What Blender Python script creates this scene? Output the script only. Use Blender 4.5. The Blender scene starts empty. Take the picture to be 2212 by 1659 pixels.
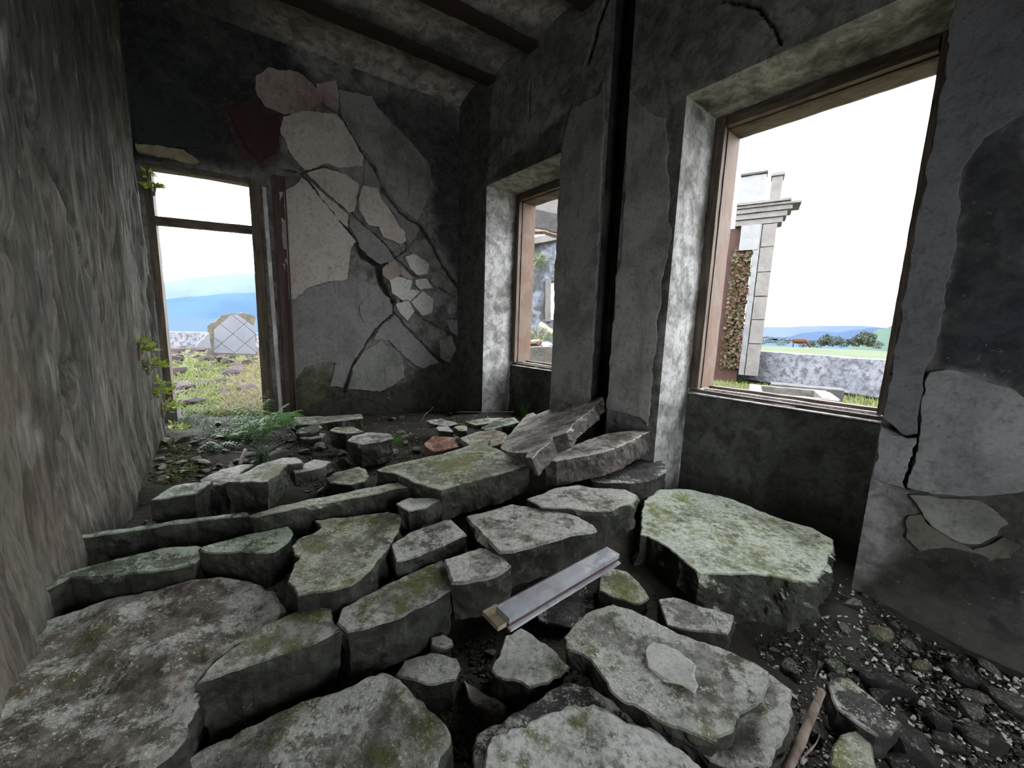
import bpy, math, random
import numpy as np
from mathutils import Vector, Matrix, geometry

# ------------------------------------------------------------------ camera
F, CX, CY, EYE = 831.0, 1106.0, 829.5, 1.25          # focal length in px of a 2212 x 1659 frame, eye height
_up = -np.array([920 - CX, 6400 - CY, F]); _up = _up / np.linalg.norm(_up)
_Y = np.array([0, 0, 1.0]) - _up * _up[2]; _Y /= np.linalg.norm(_Y)
_X = np.cross(_Y, _up)
if _X[0] < 0: _X = -_X
RC = np.array([_X, _Y, _up])                           # rows: world axes in camera space (x right, y down, z forward)
scene = bpy.context.scene
cd = bpy.data.cameras.new('camera'); cam = bpy.data.objects.new('camera', cd)
scene.collection.objects.link(cam); scene.camera = cam
cd.sensor_fit = 'HORIZONTAL'; cd.sensor_width = 36.0; cd.lens = 36.0 * F / 2212.0
cd.clip_start = 0.02; cd.clip_end = 40000
r = RC @ np.array([1, 0, 0]); u_ = RC @ np.array([0, -1, 0]); b = RC @ np.array([0, 0, -1])
cam.matrix_world = Matrix(((r[0], u_[0], b[0], 0), (r[1], u_[1], b[1], 0), (r[2], u_[2], b[2], EYE), (0, 0, 0, 1)))

# ------------------------------------------------------------------ world and exposure
world = bpy.data.worlds.new('overcast_sky'); scene.world = world; world.use_nodes = True
bg = world.node_tree.nodes['Background']
bg.inputs[0].default_value = (0.93, 0.97, 1.0, 1); bg.inputs[1].default_value = 7.0
scene.view_settings.view_transform = 'Standard'; scene.view_settings.look = 'None'
scene.view_settings.gamma = 1.0; scene.view_settings.use_curve_mapping = False
scene.view_settings.exposure = 0.45

rnd = random.Random(7)
COL = scene.collection
# ------------------------------------------------------------------ maths helpers
def ray(px, py): return RC @ np.array([px - CX, py - CY, F])
def at_z(px, py, z):
    d = ray(px, py); t = (z - EYE) / d[2]; return np.array([d[0] * t, d[1] * t, z])
def azi(px, py): d = ray(px, py); return math.atan2(d[0], d[1])
def at_depth(px, py, dist):
    d = ray(px, py); t = dist / math.hypot(d[0], d[1]); return np.array([d[0] * t, d[1] * t, EYE + d[2] * t])

_tab = np.random.RandomState(3).rand(4096).astype(np.float64)
def vnoise(p):
    i = np.floor(p).astype(np.int64); f = p - i; f = f * f * (3 - 2 * f)
    def h(a, b, c): return _tab[(a * 73856093 ^ b * 19349663 ^ c * 83492791) & 4095]
    x, y, z = i[..., 0], i[..., 1], i[..., 2]; fx, fy, fz = f[..., 0], f[..., 1], f[..., 2]
    def lx(b, c): return h(x, b, c) * (1 - fx) + h(x + 1, b, c) * fx
    a = lx(y, z) * (1 - fy) + lx(y + 1, z) * fy
    c = lx(y, z + 1) * (1 - fy) + lx(y + 1, z + 1) * fy
    return (a * (1 - fz) + c * fz) * 2 - 1
def fbm(p, freq=1.0, octs=4, gain=0.5):
    p = np.asarray(p, float) * freq; s = 0; a = 1; t = 0
    for o in range(octs):
        s = s + a * vnoise(p + 17.3 * o); t += a; a *= gain; p = p * 2.03
    return s / t
def sstep(a, b, x):
    t = np.clip((x - a) / (b - a + 1e-12), 0, 1); return t * t * (3 - 2 * t)
def poly_sd(P, poly):
    """signed distance (negative inside) of points P (N,2) to polygon"""
    poly = np.asarray(poly, float); d = np.full(len(P), 1e9); ins = np.zeros(len(P), bool)
    n = len(poly)
    for i in range(n):
        a, c = poly[i], poly[(i + 1) % n]; e = c - a; w = P - a
        t = np.clip((w @ e) / (e @ e + 1e-12), 0, 1); q = w - t[:, None] * e
        d = np.minimum(d, (q ** 2).sum(1))
        cond = ((a[1] > P[:, 1]) != (c[1] > P[:, 1]))
        xs = (c[0] - a[0]) * (P[:, 1] - a[1]) / (c[1] - a[1] + 1e-12) + a[0]
        ins ^= cond & (P[:, 0] < xs)
    d = np.sqrt(d); return np.where(ins, -d, d)
def line_d(P, pl):
    pl = np.asarray(pl, float); d = np.full(len(P), 1e9)
    for i in range(len(pl) - 1):
        a, c = pl[i], pl[i + 1]; e = c - a; w = P - a
        t = np.clip((w @ e) / (e @ e + 1e-12), 0, 1); q = w - t[:, None] * e
        d = np.minimum(d, (q ** 2).sum(1))
    return np.sqrt(d)
def Z(ox, oy, s): return lambda *pts: [(ox + s * x, oy + s * y) for x, y in pts]
# frames in which points were measured on the photograph
c1 = Z(0, 1000, .3972); c2 = Z(600, 1000, .3972); c3 = Z(1300, 1000, .4123); c4 = Z(450, 830, .2486)
c5 = Z(900, 830, .27125); b3 = Z(550, 150, .452); r7 = Z(1400, 750, .367); p1 = Z(0, 0, 1.0)

# ------------------------------------------------------------------ object helpers
def link(name, data, parent=None):
    o = bpy.data.objects.new(name, data); COL.objects.link(o)
    if parent is not None: o.parent = parent
    return o
def tag(o, label=None, cat=None, group=None, kind=None):
    if label: o['label'] = label
    if cat: o['category'] = cat
    if group: o['group'] = group
    if kind: o['kind'] = kind
    return o
def empty(name, loc, label=None, cat=None, group=None, kind=None):
    o = link(name, None); o.location = loc; o.empty_display_size = .1
    return tag(o, label, cat, group, kind)
def mesh(name, V, Fc, mat, col=None, smooth=False):
    me = bpy.data.meshes.new(name)
    me.from_pydata([tuple(v) for v in V] if not isinstance(V, np.ndarray) else V.tolist(), [], Fc if isinstance(Fc, list) else Fc.tolist())
    if col is not None:
        a = me.color_attributes.new('Col', 'FLOAT_COLOR', 'POINT')
        c = np.ones((len(V), 4)); c[:, :3] = col; a.data.foreach_set('color', c.ravel())
    if smooth: me.polygons.foreach_set('use_smooth', [True] * len(me.polygons))
    if isinstance(mat, (list, tuple)):
        for m_ in mat: me.materials.append(m_)
    else: me.materials.append(mat)
    return me
def add(name, V, Fc, mat, parent=None, col=None, smooth=False, loc=None):
    """V in world coordinates; the origin goes to loc (or the base centre)"""
    V = np.asarray(V, float)
    if loc is None and parent is None:
        loc = np.array([V[:, 0].mean(), V[:, 1].mean(), V[:, 2].min()])
    base = np.array(loc if loc is not None else (0, 0, 0), float)
    if parent is not None: base = np.array(world_loc(parent))
    o = link(name, mesh(name, V - base, Fc, mat, col, smooth), parent)
    if parent is None: o.location = base
    return o
def world_loc(o):
    l = Vector(o.location)
    while o.parent is not None: o = o.parent; l = l + o.location
    return l
def boxpts(O, A, B, C):
    O, A, B, C = [np.asarray(q, float) for q in (O, A, B, C)]
    V = [O, O + A, O + A + B, O + B, O + C, O + A + C, O + A + B + C, O + B + C]
    Fc = [(0, 3, 2, 1), (4, 5, 6, 7), (0, 1, 5, 4), (1, 2, 6, 5), (2, 3, 7, 6), (3, 0, 4, 7)]
    return np.array(V), Fc
def rough_box(O, A, B, C, res=.04, amp=.003, bev=.004, seed=0.0):
    """box with subdivided faces, slightly eased edges and worn surface"""
    O, A, B, C = [np.asarray(q, float) for q in (O, A, B, C)]
    L = [max(1, min(60, int(np.linalg.norm(q) / res))) for q in (A, B, C)]
    V, Fc, idx = [], [], {}
    def vid(i, j, k):
        key = (i, j, k)
        if key not in idx:
            t = [i / L[0], j / L[1], k / L[2]]
            idx[key] = len(V); V.append(t)
        return idx[key]
    for (a, b_, c_) in ((0, 1, 2), (1, 2, 0), (2, 0, 1)):
        for side in (0, 1):
            for i in range(L[a]):
                for j in range(L[b_]):
                    q = []
                    for (di, dj) in ((0, 0), (1, 0), (1, 1), (0, 1)):
                        k = [0, 0, 0]; k[a] = i + di; k[b_] = j + dj; k[c_] = L[c_] * side; q.append(vid(*k))
                    Fc.append(tuple(q) if side else tuple(q[::-1]))
    T = np.array(V); P = O + T[:, :1] * A + T[:, 1:2] * B + T[:, 2:] * C
    ctr = O + (A + B + C) / 2; out = np.zeros_like(P)
    for q, t in ((A, T[:, 0]), (B, T[:, 1]), (C, T[:, 2])):
        n = q / np.linalg.norm(q); s = np.where(t < 1e-6, -1, np.where(t > 1 - 1e-6, 1, 0)); out += s[:, None] * n
    cnt = (np.abs(out).sum(1) > 1.2)
    P = P - out * np.where(cnt, bev, 0)[:, None]
    nz = fbm(P + seed, 9, 3)
    P = P + out * (nz * amp)[:, None]
    return P, Fc
def join(parts):
    V, Fc, Cc, n = [], [], [], 0
    for p in parts:
        v, f = p[0], p[1]; V.append(v); Fc += [tuple(int(i) + n for i in q) for q in f]; n += len(v)
        if len(p) > 2: Cc.append(p[2])
    V = np.concatenate(V)
    return (V, Fc, np.concatenate(Cc)) if Cc else (V, Fc)
def tube(pts, radii, k=6, close=True):
    pts = np.asarray(pts, float); V, Fc = [], []
    for i, p in enumerate(pts):
        t = pts[min(i + 1, len(pts) - 1)] - pts[max(i - 1, 0)]; t /= np.linalg.norm(t) + 1e-9
        a = np.cross(t, [0, 0, 1.0]); 
        if np.linalg.norm(a) < .1: a = np.cross(t, [1.0, 0, 0])
        a /= np.linalg.norm(a); c = np.cross(t, a)
        for j in range(k):
            th = 2 * math.pi * j / k; V.append(p + radii[i] * (math.cos(th) * a + math.sin(th) * c))
    for i in range(len(pts) - 1):
        for j in range(k):
            Fc.append((i * k + j, i * k + (j + 1) % k, (i + 1) * k + (j + 1) % k, (i + 1) * k + j))
    if close: Fc.append(tuple(range(k))[::-1]); Fc.append(tuple((len(pts) - 1) * k + j for j in range(k)))
    return np.array(V), Fc

# ------------------------------------------------------------------ materials
class NT:
    def __init__(s, name, rough=.8, spec=.3):
        s.m = bpy.data.materials.new(name); s.m.use_nodes = True; s.t = s.m.node_tree
        s.b = s.t.nodes['Principled BSDF']; s.b.inputs['Roughness'].default_value = rough
        s.b.inputs['Specular IOR Level'].default_value = spec
        s.tc = s.n('ShaderNodeTexCoord')
    def n(s, k, **kw):
        q = s.t.nodes.new(k)
        for a, v in kw.items(): setattr(q, a, v)
        return q
    def l(s, a, b_): s.t.links.new(a, b_)
    def coord(s, scale=(1, 1, 1), rnd_=True):
        mp = s.n('ShaderNodeMapping'); s.l(s.tc.outputs['Object'], mp.inputs[0]); mp.inputs['Scale'].default_value = scale
        if rnd_:
            oi = s.n('ShaderNodeObjectInfo'); mu = s.n('ShaderNodeMath', operation='MULTIPLY'); mu.inputs[1].default_value = 37.0
            s.l(oi.outputs['Random'], mu.inputs[0]); cb = s.n('ShaderNodeCombineXYZ')
            for i in range(3): s.l(mu.outputs[0], cb.inputs[i])
            s.l(cb.outputs[0], mp.inputs['Location'])
        return mp.outputs[0]
    def noise(s, co, scale, detail=4, rough=.55, dist=0.0):
        q = s.n('ShaderNodeTexNoise'); s.l(co, q.inputs['Vector']); q.inputs['Scale'].default_value = scale
        q.inputs['Detail'].default_value = detail; q.inputs['Roughness'].default_value = rough; q.inputs['Distortion'].default_value = dist
        return q.outputs['Fac']
    def ramp(s, v, a, b_, ca=(0, 0, 0), cb=(1, 1, 1)):
        q = s.n('ShaderNodeMapRange', interpolation_type='SMOOTHSTEP'); s.l(v, q.inputs['Value'])
        q.inputs['From Min'].default_value = a; q.inputs['From Max'].default_value = b_
        return q.outputs[0]
    def mix(s, f, a, b_, mode='MIX'):
        q = s.n('ShaderNodeMix', data_type='RGBA', blend_type=mode)
        for sock, v in ((q.inputs[0], f), (q.inputs[6], a), (q.inputs[7], b_)):
            if isinstance(v, (int, float)): sock.default_value = v
            elif isinstance(v, tuple): sock.default_value = (*v, 1) if len(v) == 3 else v
            else: s.l(v, sock)
        return q.outputs[2]
    def mul(s, a, b_):
        q = s.n('ShaderNodeMath', operation='MULTIPLY')
        for i, v in enumerate((a, b_)):
            if isinstance(v, (int, float)): q.inputs[i].default_value = v
            else: s.l(v, q.inputs[i])
        return q.outputs[0]
    def base(s, c):
        if isinstance(c, tuple): s.b.inputs['Base Color'].default_value = (*c, 1)
        else: s.l(c, s.b.inputs['Base Color'])
    def bump(s, h, strength=.5, dist=.01):
        q = s.n('ShaderNodeBump'); q.inputs['Strength'].default_value = strength; q.inputs['Distance'].default_value = dist
        s.l(h, q.inputs['Height']); s.l(q.outputs[0], s.b.inputs['Normal'])
    def up(s, a=.45, b_=.85):
        g = s.n('ShaderNodeNewGeometry'); x = s.n('ShaderNodeSeparateXYZ'); s.l(g.outputs['Normal'], x.inputs[0])
        return s.ramp(x.outputs[2], a, b_)

def wall_mat(name, scale=(1, 1, 1), mould=.5, rough=.85, fine=45, bumpd=.012, tint=(1, 1, 1)):
    k = NT(name, rough, .25); co = k.coord(scale, False)
    at = k.n('ShaderNodeAttribute', attribute_name='Col')
    n1 = k.noise(co, 3.2, 8, .62, .4); n2 = k.noise(co, fine, 6, .65); n3 = k.noise(co, 11, 6, .6, .6); n4 = k.noise(co, 1.3, 5, .6, .5)
    c = k.mix(k.mul(k.ramp(n1, .46, .62), mould), at.outputs['Color'], (.07, .072, .065), 'MIX')
    c = k.mix(k.ramp(n3, .42, .62), c, k.mix(.8, c, (.45, .45, .43), 'MULTIPLY'))
    n6 = k.noise(co, 24, 8, .8); c = k.mix(k.ramp(n6, .40, .33), c, k.mix(.7, c, (.3, .3, .28), 'MULTIPLY')); c = k.mix(k.ramp(n6, .60, .66), c, k.mix(.3, c, (.6, .6, .57)))
    c = k.mix(k.ramp(n2, .35, .62), k.mix(.5, c, (.5, .5, .5), 'MULTIPLY'), c)
    c = k.mix(k.mul(k.ramp(n4, .5, .66), .35), c, (.15, .148, .125))
    if tint != (1, 1, 1): c = k.mix(1.0, c, tint, 'MULTIPLY')
    k.base(c); k.bump(k.mix(.5, n2, n3), .55, bumpd); return k.m
M = {}
M['wall'] = wall_mat('old_plaster_wall')
M['wall_left'] = wall_mat('eroded_plaster_wall', (3.4, 3.4, .34), .5, .8, 24, .02)
M['ceiling'] = wall_mat('mouldy_ceiling', (1, 1, 1), .45)
M['reveal'] = wall_mat('stained_reveal', (1, 1, .8), .55, .8)

def plate_mat(name, c_, stain=(.2, .18, .16), amt=.5):
    k = NT(name, .8, .3); co = k.coord((1, 1, 1), False); cv = k.coord((1, 1, .35), False)
    n1 = k.noise(co, 2.6, 8, .62); n2 = k.noise(co, 60, 6, .7); n3 = k.noise(cv, 9, 9, .7); n4 = k.noise(co, 26, 6, .75)
    c = k.mix(k.mul(k.ramp(n1, .42, .66), amt * 1.3), c_, stain)
    c = k.mix(k.mul(k.ramp(n3, .5, .66), amt * .8), c, tuple(x * .4 for x in c_))
    c = k.mix(k.ramp(n4, .33, .5), k.mix(.55, c, (.4, .4, .38), 'MULTIPLY'), c)
    c = k.mix(k.ramp(n2, .3, .55), k.mix(.5, c, (.5, .5, .5), 'MULTIPLY'), c)
    k.base(c); k.bump(k.mix(.5, n2, n4), .6, .008); return k.m
M['cream'] = plate_mat('cream_plaster', (.56, .51, .47), (.40, .33, .28), .45)
M['pink'] = plate_mat('pinkish_plaster', (.40, .34, .31), (.24, .16, .14), .7)
M['white'] = plate_mat('white_plaster', (.62, .62, .58), (.35, .35, .3), .4)
M['grey'] = plate_mat('grey_render', (.27, .255, .255), (.17, .165, .16), .5)
M['grey_green'] = plate_mat('greenish_render', (.27, .27, .25), (.13, .135, .11), .7)
M['brownpl'] = plate_mat('dark_red_render', (.075, .036, .034), (.04, .022, .022), .6)
M['pilaster'] = plate_mat('dull_grey_render', (.19, .19, .205), (.11, .11, .12), .5)
M['mossdark'] = plate_mat('dark_mottled_render', (.15, .14, .12), (.07, .068, .055), .8)
M['palewall'] = plate_mat('pale_grey_render', (.30, .30, .31), (.15, .15, .15), .55)

def stone_mat(name, base=(.2, .19, .17), white=.5, moss=.5, side=(.046, .048, .038), whitec=(.50, .50, .45), mossc=(.11, .125, .045), wsc=5.0):
    k = NT(name, .6, .5); co = k.coord()
    n1 = k.noise(co, wsc, 6, .6); n2 = k.noise(co, 42, 8, .75); n3 = k.noise(co, 3.2, 5, .6); n4 = k.noise(co, 110, 4, .7); n5 = k.noise(co, 14, 8, .72); n6 = k.noise(co, 24, 9, .8)
    def sm(a, wa, b_, wb, c_=None, wc=0):
        q = k.n('ShaderNodeMath', operation='MULTIPLY_ADD'); k.l(a, q.inputs[0]); q.inputs[1].default_value = wa; k.l(k.mul(b_, wb), q.inputs[2]); r_ = q.outputs[0]
        if c_ is not None: q2 = k.n('ShaderNodeMath', operation='ADD'); k.l(r_, q2.inputs[0]); k.l(k.mul(c_, wc), q2.inputs[1]); r_ = q2.outputs[0]
        return r_
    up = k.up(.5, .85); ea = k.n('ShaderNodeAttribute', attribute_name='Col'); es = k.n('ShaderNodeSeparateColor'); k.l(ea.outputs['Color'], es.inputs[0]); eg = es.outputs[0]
    base = tuple(x * 1.5 for x in base); whitec = tuple(min(.8, x * 1.3) for x in whitec); mossc = (mossc[0] * 1.45, mossc[1] * 1.4, mossc[2] * .8)
    top = k.mix(k.ramp(n5, .36, .62), base, (base[0] * .30, base[1] * .30, base[2] * .26))
    t = .57 - .12 * white
    top = k.mix(k.mul(k.ramp(sm(n1, .5, n6, .5, eg, .075), t - .012, t + .035), .9), top, whitec)
    t2 = .585 - .13 * moss
    top = k.mix(k.mul(k.ramp(sm(n3, .6, n5, .4), t2, t2 + .09), .85), top, mossc)
    top = k.mix(k.ramp(n2, .36, .56), k.mix(.75, top, (.35, .35, .33), 'MULTIPLY'), top)
    top = k.mix(k.ramp(sm(n1, .35, n4, .65), .572, .592), top, (.8, .8, .76))
    top = k.mix(k.ramp(sm(n3, .3, n6, .7), .40, .34), top, k.mix(.8, top, (.2, .2, .18), 'MULTIPLY'))
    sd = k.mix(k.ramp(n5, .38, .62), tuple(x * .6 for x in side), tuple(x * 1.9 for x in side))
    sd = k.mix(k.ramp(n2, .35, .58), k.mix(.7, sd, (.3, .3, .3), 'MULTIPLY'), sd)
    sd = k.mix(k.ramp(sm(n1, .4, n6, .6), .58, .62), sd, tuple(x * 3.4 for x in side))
    k.base(k.mix(up, sd, top))  # moss and crust tint the tops; sides are coloured darker to deepen their shade
    rr = k.n('ShaderNodeMapRange'); k.l(n5, rr.inputs[0]); rr.inputs[1].default_value = .3; rr.inputs[2].default_value = .7
    rr.inputs[3].default_value = .36; rr.inputs[4].default_value = .8; k.l(rr.outputs[0], k.b.inputs['Roughness'])
    k.bump(sm(n2, .35, n5, .45, n4, .2), 1.0, .02); return k.m
S = {
 'brown': stone_mat('brown_lichen_stone', (.22, .185, .155), .45, .4, (.05, .047, .042), mossc=(.13, .12, .06)),
 'green': stone_mat('green_lichen_stone', (.22, .225, .15), .5, .7, mossc=(.15, .165, .06), whitec=(.46, .48, .36)),
 'dkgreen': stone_mat('dark_green_stone', (.10, .13, .08), .45, .5, mossc=(.06, .085, .04), whitec=(.42, .5, .38)),
 'grey': stone_mat('grey_stone', (.25, .24, .215), .5, .35),
 'pale': stone_mat('pale_lichen_stone', (.34, .33, .295), .7, .3, whitec=(.56, .55, .5)),
 'white': stone_mat('white_crusted_stone', (.40, .40, .37), .9, .45, whitec=(.62, .62, .58), wsc=3.0),
 'mix': stone_mat('mottled_stone', (.25, .245, .215), .6, .6),
 'big': stone_mat('broad_green_white_stone', (.36, .39, .29), .8, .6, mossc=(.19, .215, .07), whitec=(.56, .61, .5), wsc=2.6),
 'pink': stone_mat('pinkish_grey_stone', (.27, .23, .21), .55, .1, (.085, .07, .064), whitec=(.55, .5, .46)),
 'dark': stone_mat('dark_basalt_stone', (.06, .06, .055), .1, .3, (.03, .03, .028)),
 'rust': stone_mat('rust_red_stone', (.30, .10, .05), .3, .1, (.1, .04, .03), whitec=(.5, .3, .2)),
 'tan': stone_mat('tan_stone', (.38, .30, .19), .3, .3, (.09, .075, .05)),
 'out': stone_mat('outdoor_lava_rock', (.04, .030, .030), .0, .1, (.035, .028, .029), whitec=(.08, .075, .07), mossc=(.05, .06, .02)),
}
def simple(name, c_, var=.35, rough=.8, scale=12, spec=.3, bd=.004):
    k = NT(name, rough, spec); co = k.coord(); n1 = k.noise(co, scale, 8, .6, .2); n2 = k.noise(co, scale * 5, 4, .6)
    c = k.mix(k.mul(k.ramp(n1, .35, .7), var), c_, tuple(x * .4 for x in c_)); c = k.mix(k.mul(k.ramp(n2, .5, .75), var), c, tuple(min(1, x * 1.5) for x in c_))
    k.base(c); k.bump(n2, .5, bd); return k.m
def wood_mat(name, c_, dark, axis_scale=(14, 14, 1.2), peel=None, rough=.7):
    k = NT(name, rough, .35); co = k.coord(axis_scale); n1 = k.noise(co, 3, 8, .65, .6); n2 = k.noise(k.coord((1, 1, 1)), 4, 8, .6)
    c = k.mix(k.ramp(n1, .35, .68), c_, dark)
    if peel: c = k.mix(k.ramp(n2, .5, .56), c, peel)
    k.base(c); k.bump(n1, .6, .004); return k.m
M['wood'] = wood_mat('weathered_brown_wood', (.17, .13, .10), (.06, .045, .035))
M['wood_red'] = wood_mat('faded_red_painted_wood', (.16, .085, .055), (.11, .075, .055), peel=(.15, .105, .08))
M['wood_pale'] = wood_mat('peeled_white_wood', (.55, .52, .52), (.3, .26, .25), peel=(.66, .64, .66))
M['wood_h'] = wood_mat('weathered_frame_rail', (.17, .13, .10), (.06, .045, .035), (2, 2, 14))
M['plank'] = wood_mat('silver_grey_plank', (.46, .47, .51), (.30, .30, .33), (3, 3, 3), peel=(.58, .59, .62), rough=.42)
M['plank_red'] = wood_mat('plank_red_paint', (.15, .085, .08), (.08, .06, .06), (3, 3, 3))
M['raw_wood'] = wood_mat('raw_broken_wood', (.42, .35, .24), (.25, .2, .13), (4, 4, 4))
M['stick'] = wood_mat('grey_brown_stick', (.33, .26, .22), (.14, .1, .08), (8, 2, 8))
M['iron'] = simple('rusted_iron', (.045, .02, .016), .6, .75, 20)
M['mudd'] = simple('dark_soil', (.055, .05, .04), .6, .9, 9, .3, .015)
M['chip_dark'] = simple('dark_gravel', (.085, .08, .068), .5, .7, 30)
M['chip_white'] = simple('white_plaster_chips', (.62, .62, .58), .3, .7, 30)
M['moss'] = simple('moss', (.10, .12, .035), .6, .9, 25, .2, .01)
def leaf_mat(name, c_, c2_, tr=.35):
    k = NT(name, .5, .4); co = k.coord(); n = k.noise(co, 9, 3); k.base(k.mix(k.ramp(n, .35, .65), c_, c2_))
    tn = k.n('ShaderNodeBsdfTranslucent'); tn.inputs[0].default_value = (*c2_, 1); mx = k.n('ShaderNodeMixShader'); mx.inputs[0].default_value = tr
    out = k.t.nodes['Material Output']; k.l(k.b.outputs[0], mx.inputs[1]); k.l(tn.outputs[0], mx.inputs[2]); k.l(mx.outputs[0], out.inputs[0]); return k.m
M['fern'] = leaf_mat('fern_leaf', (.08, .22, .04), (.14, .33, .06))
M['fern_lime'] = leaf_mat('lime_fern_leaf', (.24, .34, .04), (.36, .46, .07))
M['darkleaf'] = leaf_mat('dark_strap_leaf', (.05, .10, .06), (.10, .17, .10), .2)
M['grass'] = leaf_mat('meadow_grass', (.075, .105, .02), (.13, .155, .035), .35)
M['grass_dry'] = leaf_mat('dry_grass', (.13, .10, .055), (.17, .13, .07), .4)
M['tree'] = leaf_mat('tree_leaf', (.010, .018, .008), (.02, .032, .013), .2)
M['ivy'] = leaf_mat('ivy_leaf', (.045, .055, .018), (.10, .045, .032), .3)

# ------------------------------------------------------------------ room planes (measured with the camera above)
class Plane:
    def __init__(s, P, d, n): s.P = np.array(P, float); s.d = np.array(d, float); s.n = np.array(n, float)   # n points out of the room
    def off(s, o): return Plane(s.P + s.n * o, s.d, s.n)
    def px(s, x, y):
        d = ray(x, y); t = (s.P @ s.n) / (d[:2] @ s.n); p = d[:2] * t
        return ((p - s.P) @ s.d, EYE + d[2] * t)
    def at(s, u, z, o=0.0):
        u = np.asarray(u, float); z = np.asarray(z, float) + 0 * u; o = o + 0 * u
        xy = s.P + u[..., None] * s.d + o[..., None] * s.n
        return np.concatenate([xy, z[..., None]], -1)
    def poly(s, pts): return [s.px(*p) for p in pts]
dB = np.array([-.62945, .77704]); nB = np.array([.77704, .62945])
dA = np.array([.84373, .53677]); nA = np.array([-.53677, .84373])
PB = np.array([1.3419, 2.9450])
PLB0 = Plane(PB, dB, nB)            # plane of window frames and parapets
PLB = PLB0.off(-.40)                # inner face of right wall
CORNER = np.array([-.7082, 4.8403]); UC = (CORNER - PLB.P) @ dB
PLA = Plane(CORNER, dA, nA)         # back wall, v <= 0
L0 = np.array([-3.0, 3.3]); L1 = np.array([-1.5, 1.05]); dL = (L1 - L0) / np.linalg.norm(L1 - L0); nL = np.array([dL[1], -dL[0]])
PLL = Plane(L0, dL, nL)
if PLL.n @ L0 < 0: PLL.n = -PLL.n
CEIL = 3.73

def lin(brk, res):
    brk = sorted(brk); o = []
    for a, b_ in zip(brk[:-1], brk[1:]):
        n = max(1, int(round((b_ - a) / res))); o += list(np.linspace(a, b_, n, endpoint=False))
    return np.array(o + [brk[-1]])
def grid(pl, us, zs, keep=None, disp=None, colf=None, off=0.0, flip=False):
    U, Zg = np.meshgrid(us, zs, indexing='ij'); nu, nz = U.shape; uf, zf = U.ravel(), Zg.ravel()
    V = pl.at(uf, zf, off)
    if disp is not None: V[:, :2] -= disp(uf, zf, V)[:, None] * pl.n
    i, j = np.meshgrid(np.arange(nu - 1), np.arange(nz - 1), indexing='ij'); a = (i * nz + j).ravel()
    Fq = np.stack([a, a + nz, a + nz + 1, a + 1], 1)
    if keep is not None:
        uc = (us[:-1] + us[1:]) / 2; zc = (zs[:-1] + zs[1:]) / 2; UU, ZZ = np.meshgrid(uc, zc, indexing='ij')
        Fq = Fq[keep(UU.ravel(), ZZ.ravel())]
    if flip: Fq = Fq[:, ::-1]
    c = colf(uf, zf, V) if colf is not None else np.full((len(V), 3), .3)
    used = np.unique(Fq); remap = -np.ones(len(V), int); remap[used] = np.arange(len(used))
    return V[used], remap[Fq].tolist(), c[used]
def layers(uf, zf, V, base, L, warp=.05):
    P = np.stack([uf, zf], 1)
    w = np.stack([fbm(V, 5, 4), fbm(V + 9.1, 5, 4)], 1); Pw = P + w * warp
    c = np.tile(np.array(base, float), (len(P), 1)); c *= (1 + .25 * fbm(V + 3, 2.2, 4))[:, None]
    for poly, colr, soft, op in L:
        d = poly_sd(Pw, poly); m = (1 - sstep(-soft, soft, d)) * op
        c = c * (1 - m[:, None]) + np.array(colr) * m[:, None]
    return c
def crackmask(uf, zf, V, cr):
    P = np.stack([uf, zf], 1); w = np.stack([fbm(V, 14, 3), fbm(V + 5, 14, 3)], 1) * .02; m = np.zeros(len(P))
    for pl_, w_ in cr: m = np.maximum(m, 1 - sstep(w_ * .5, w_ * 1.3, line_d(P + w, pl_)))
    return m

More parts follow.
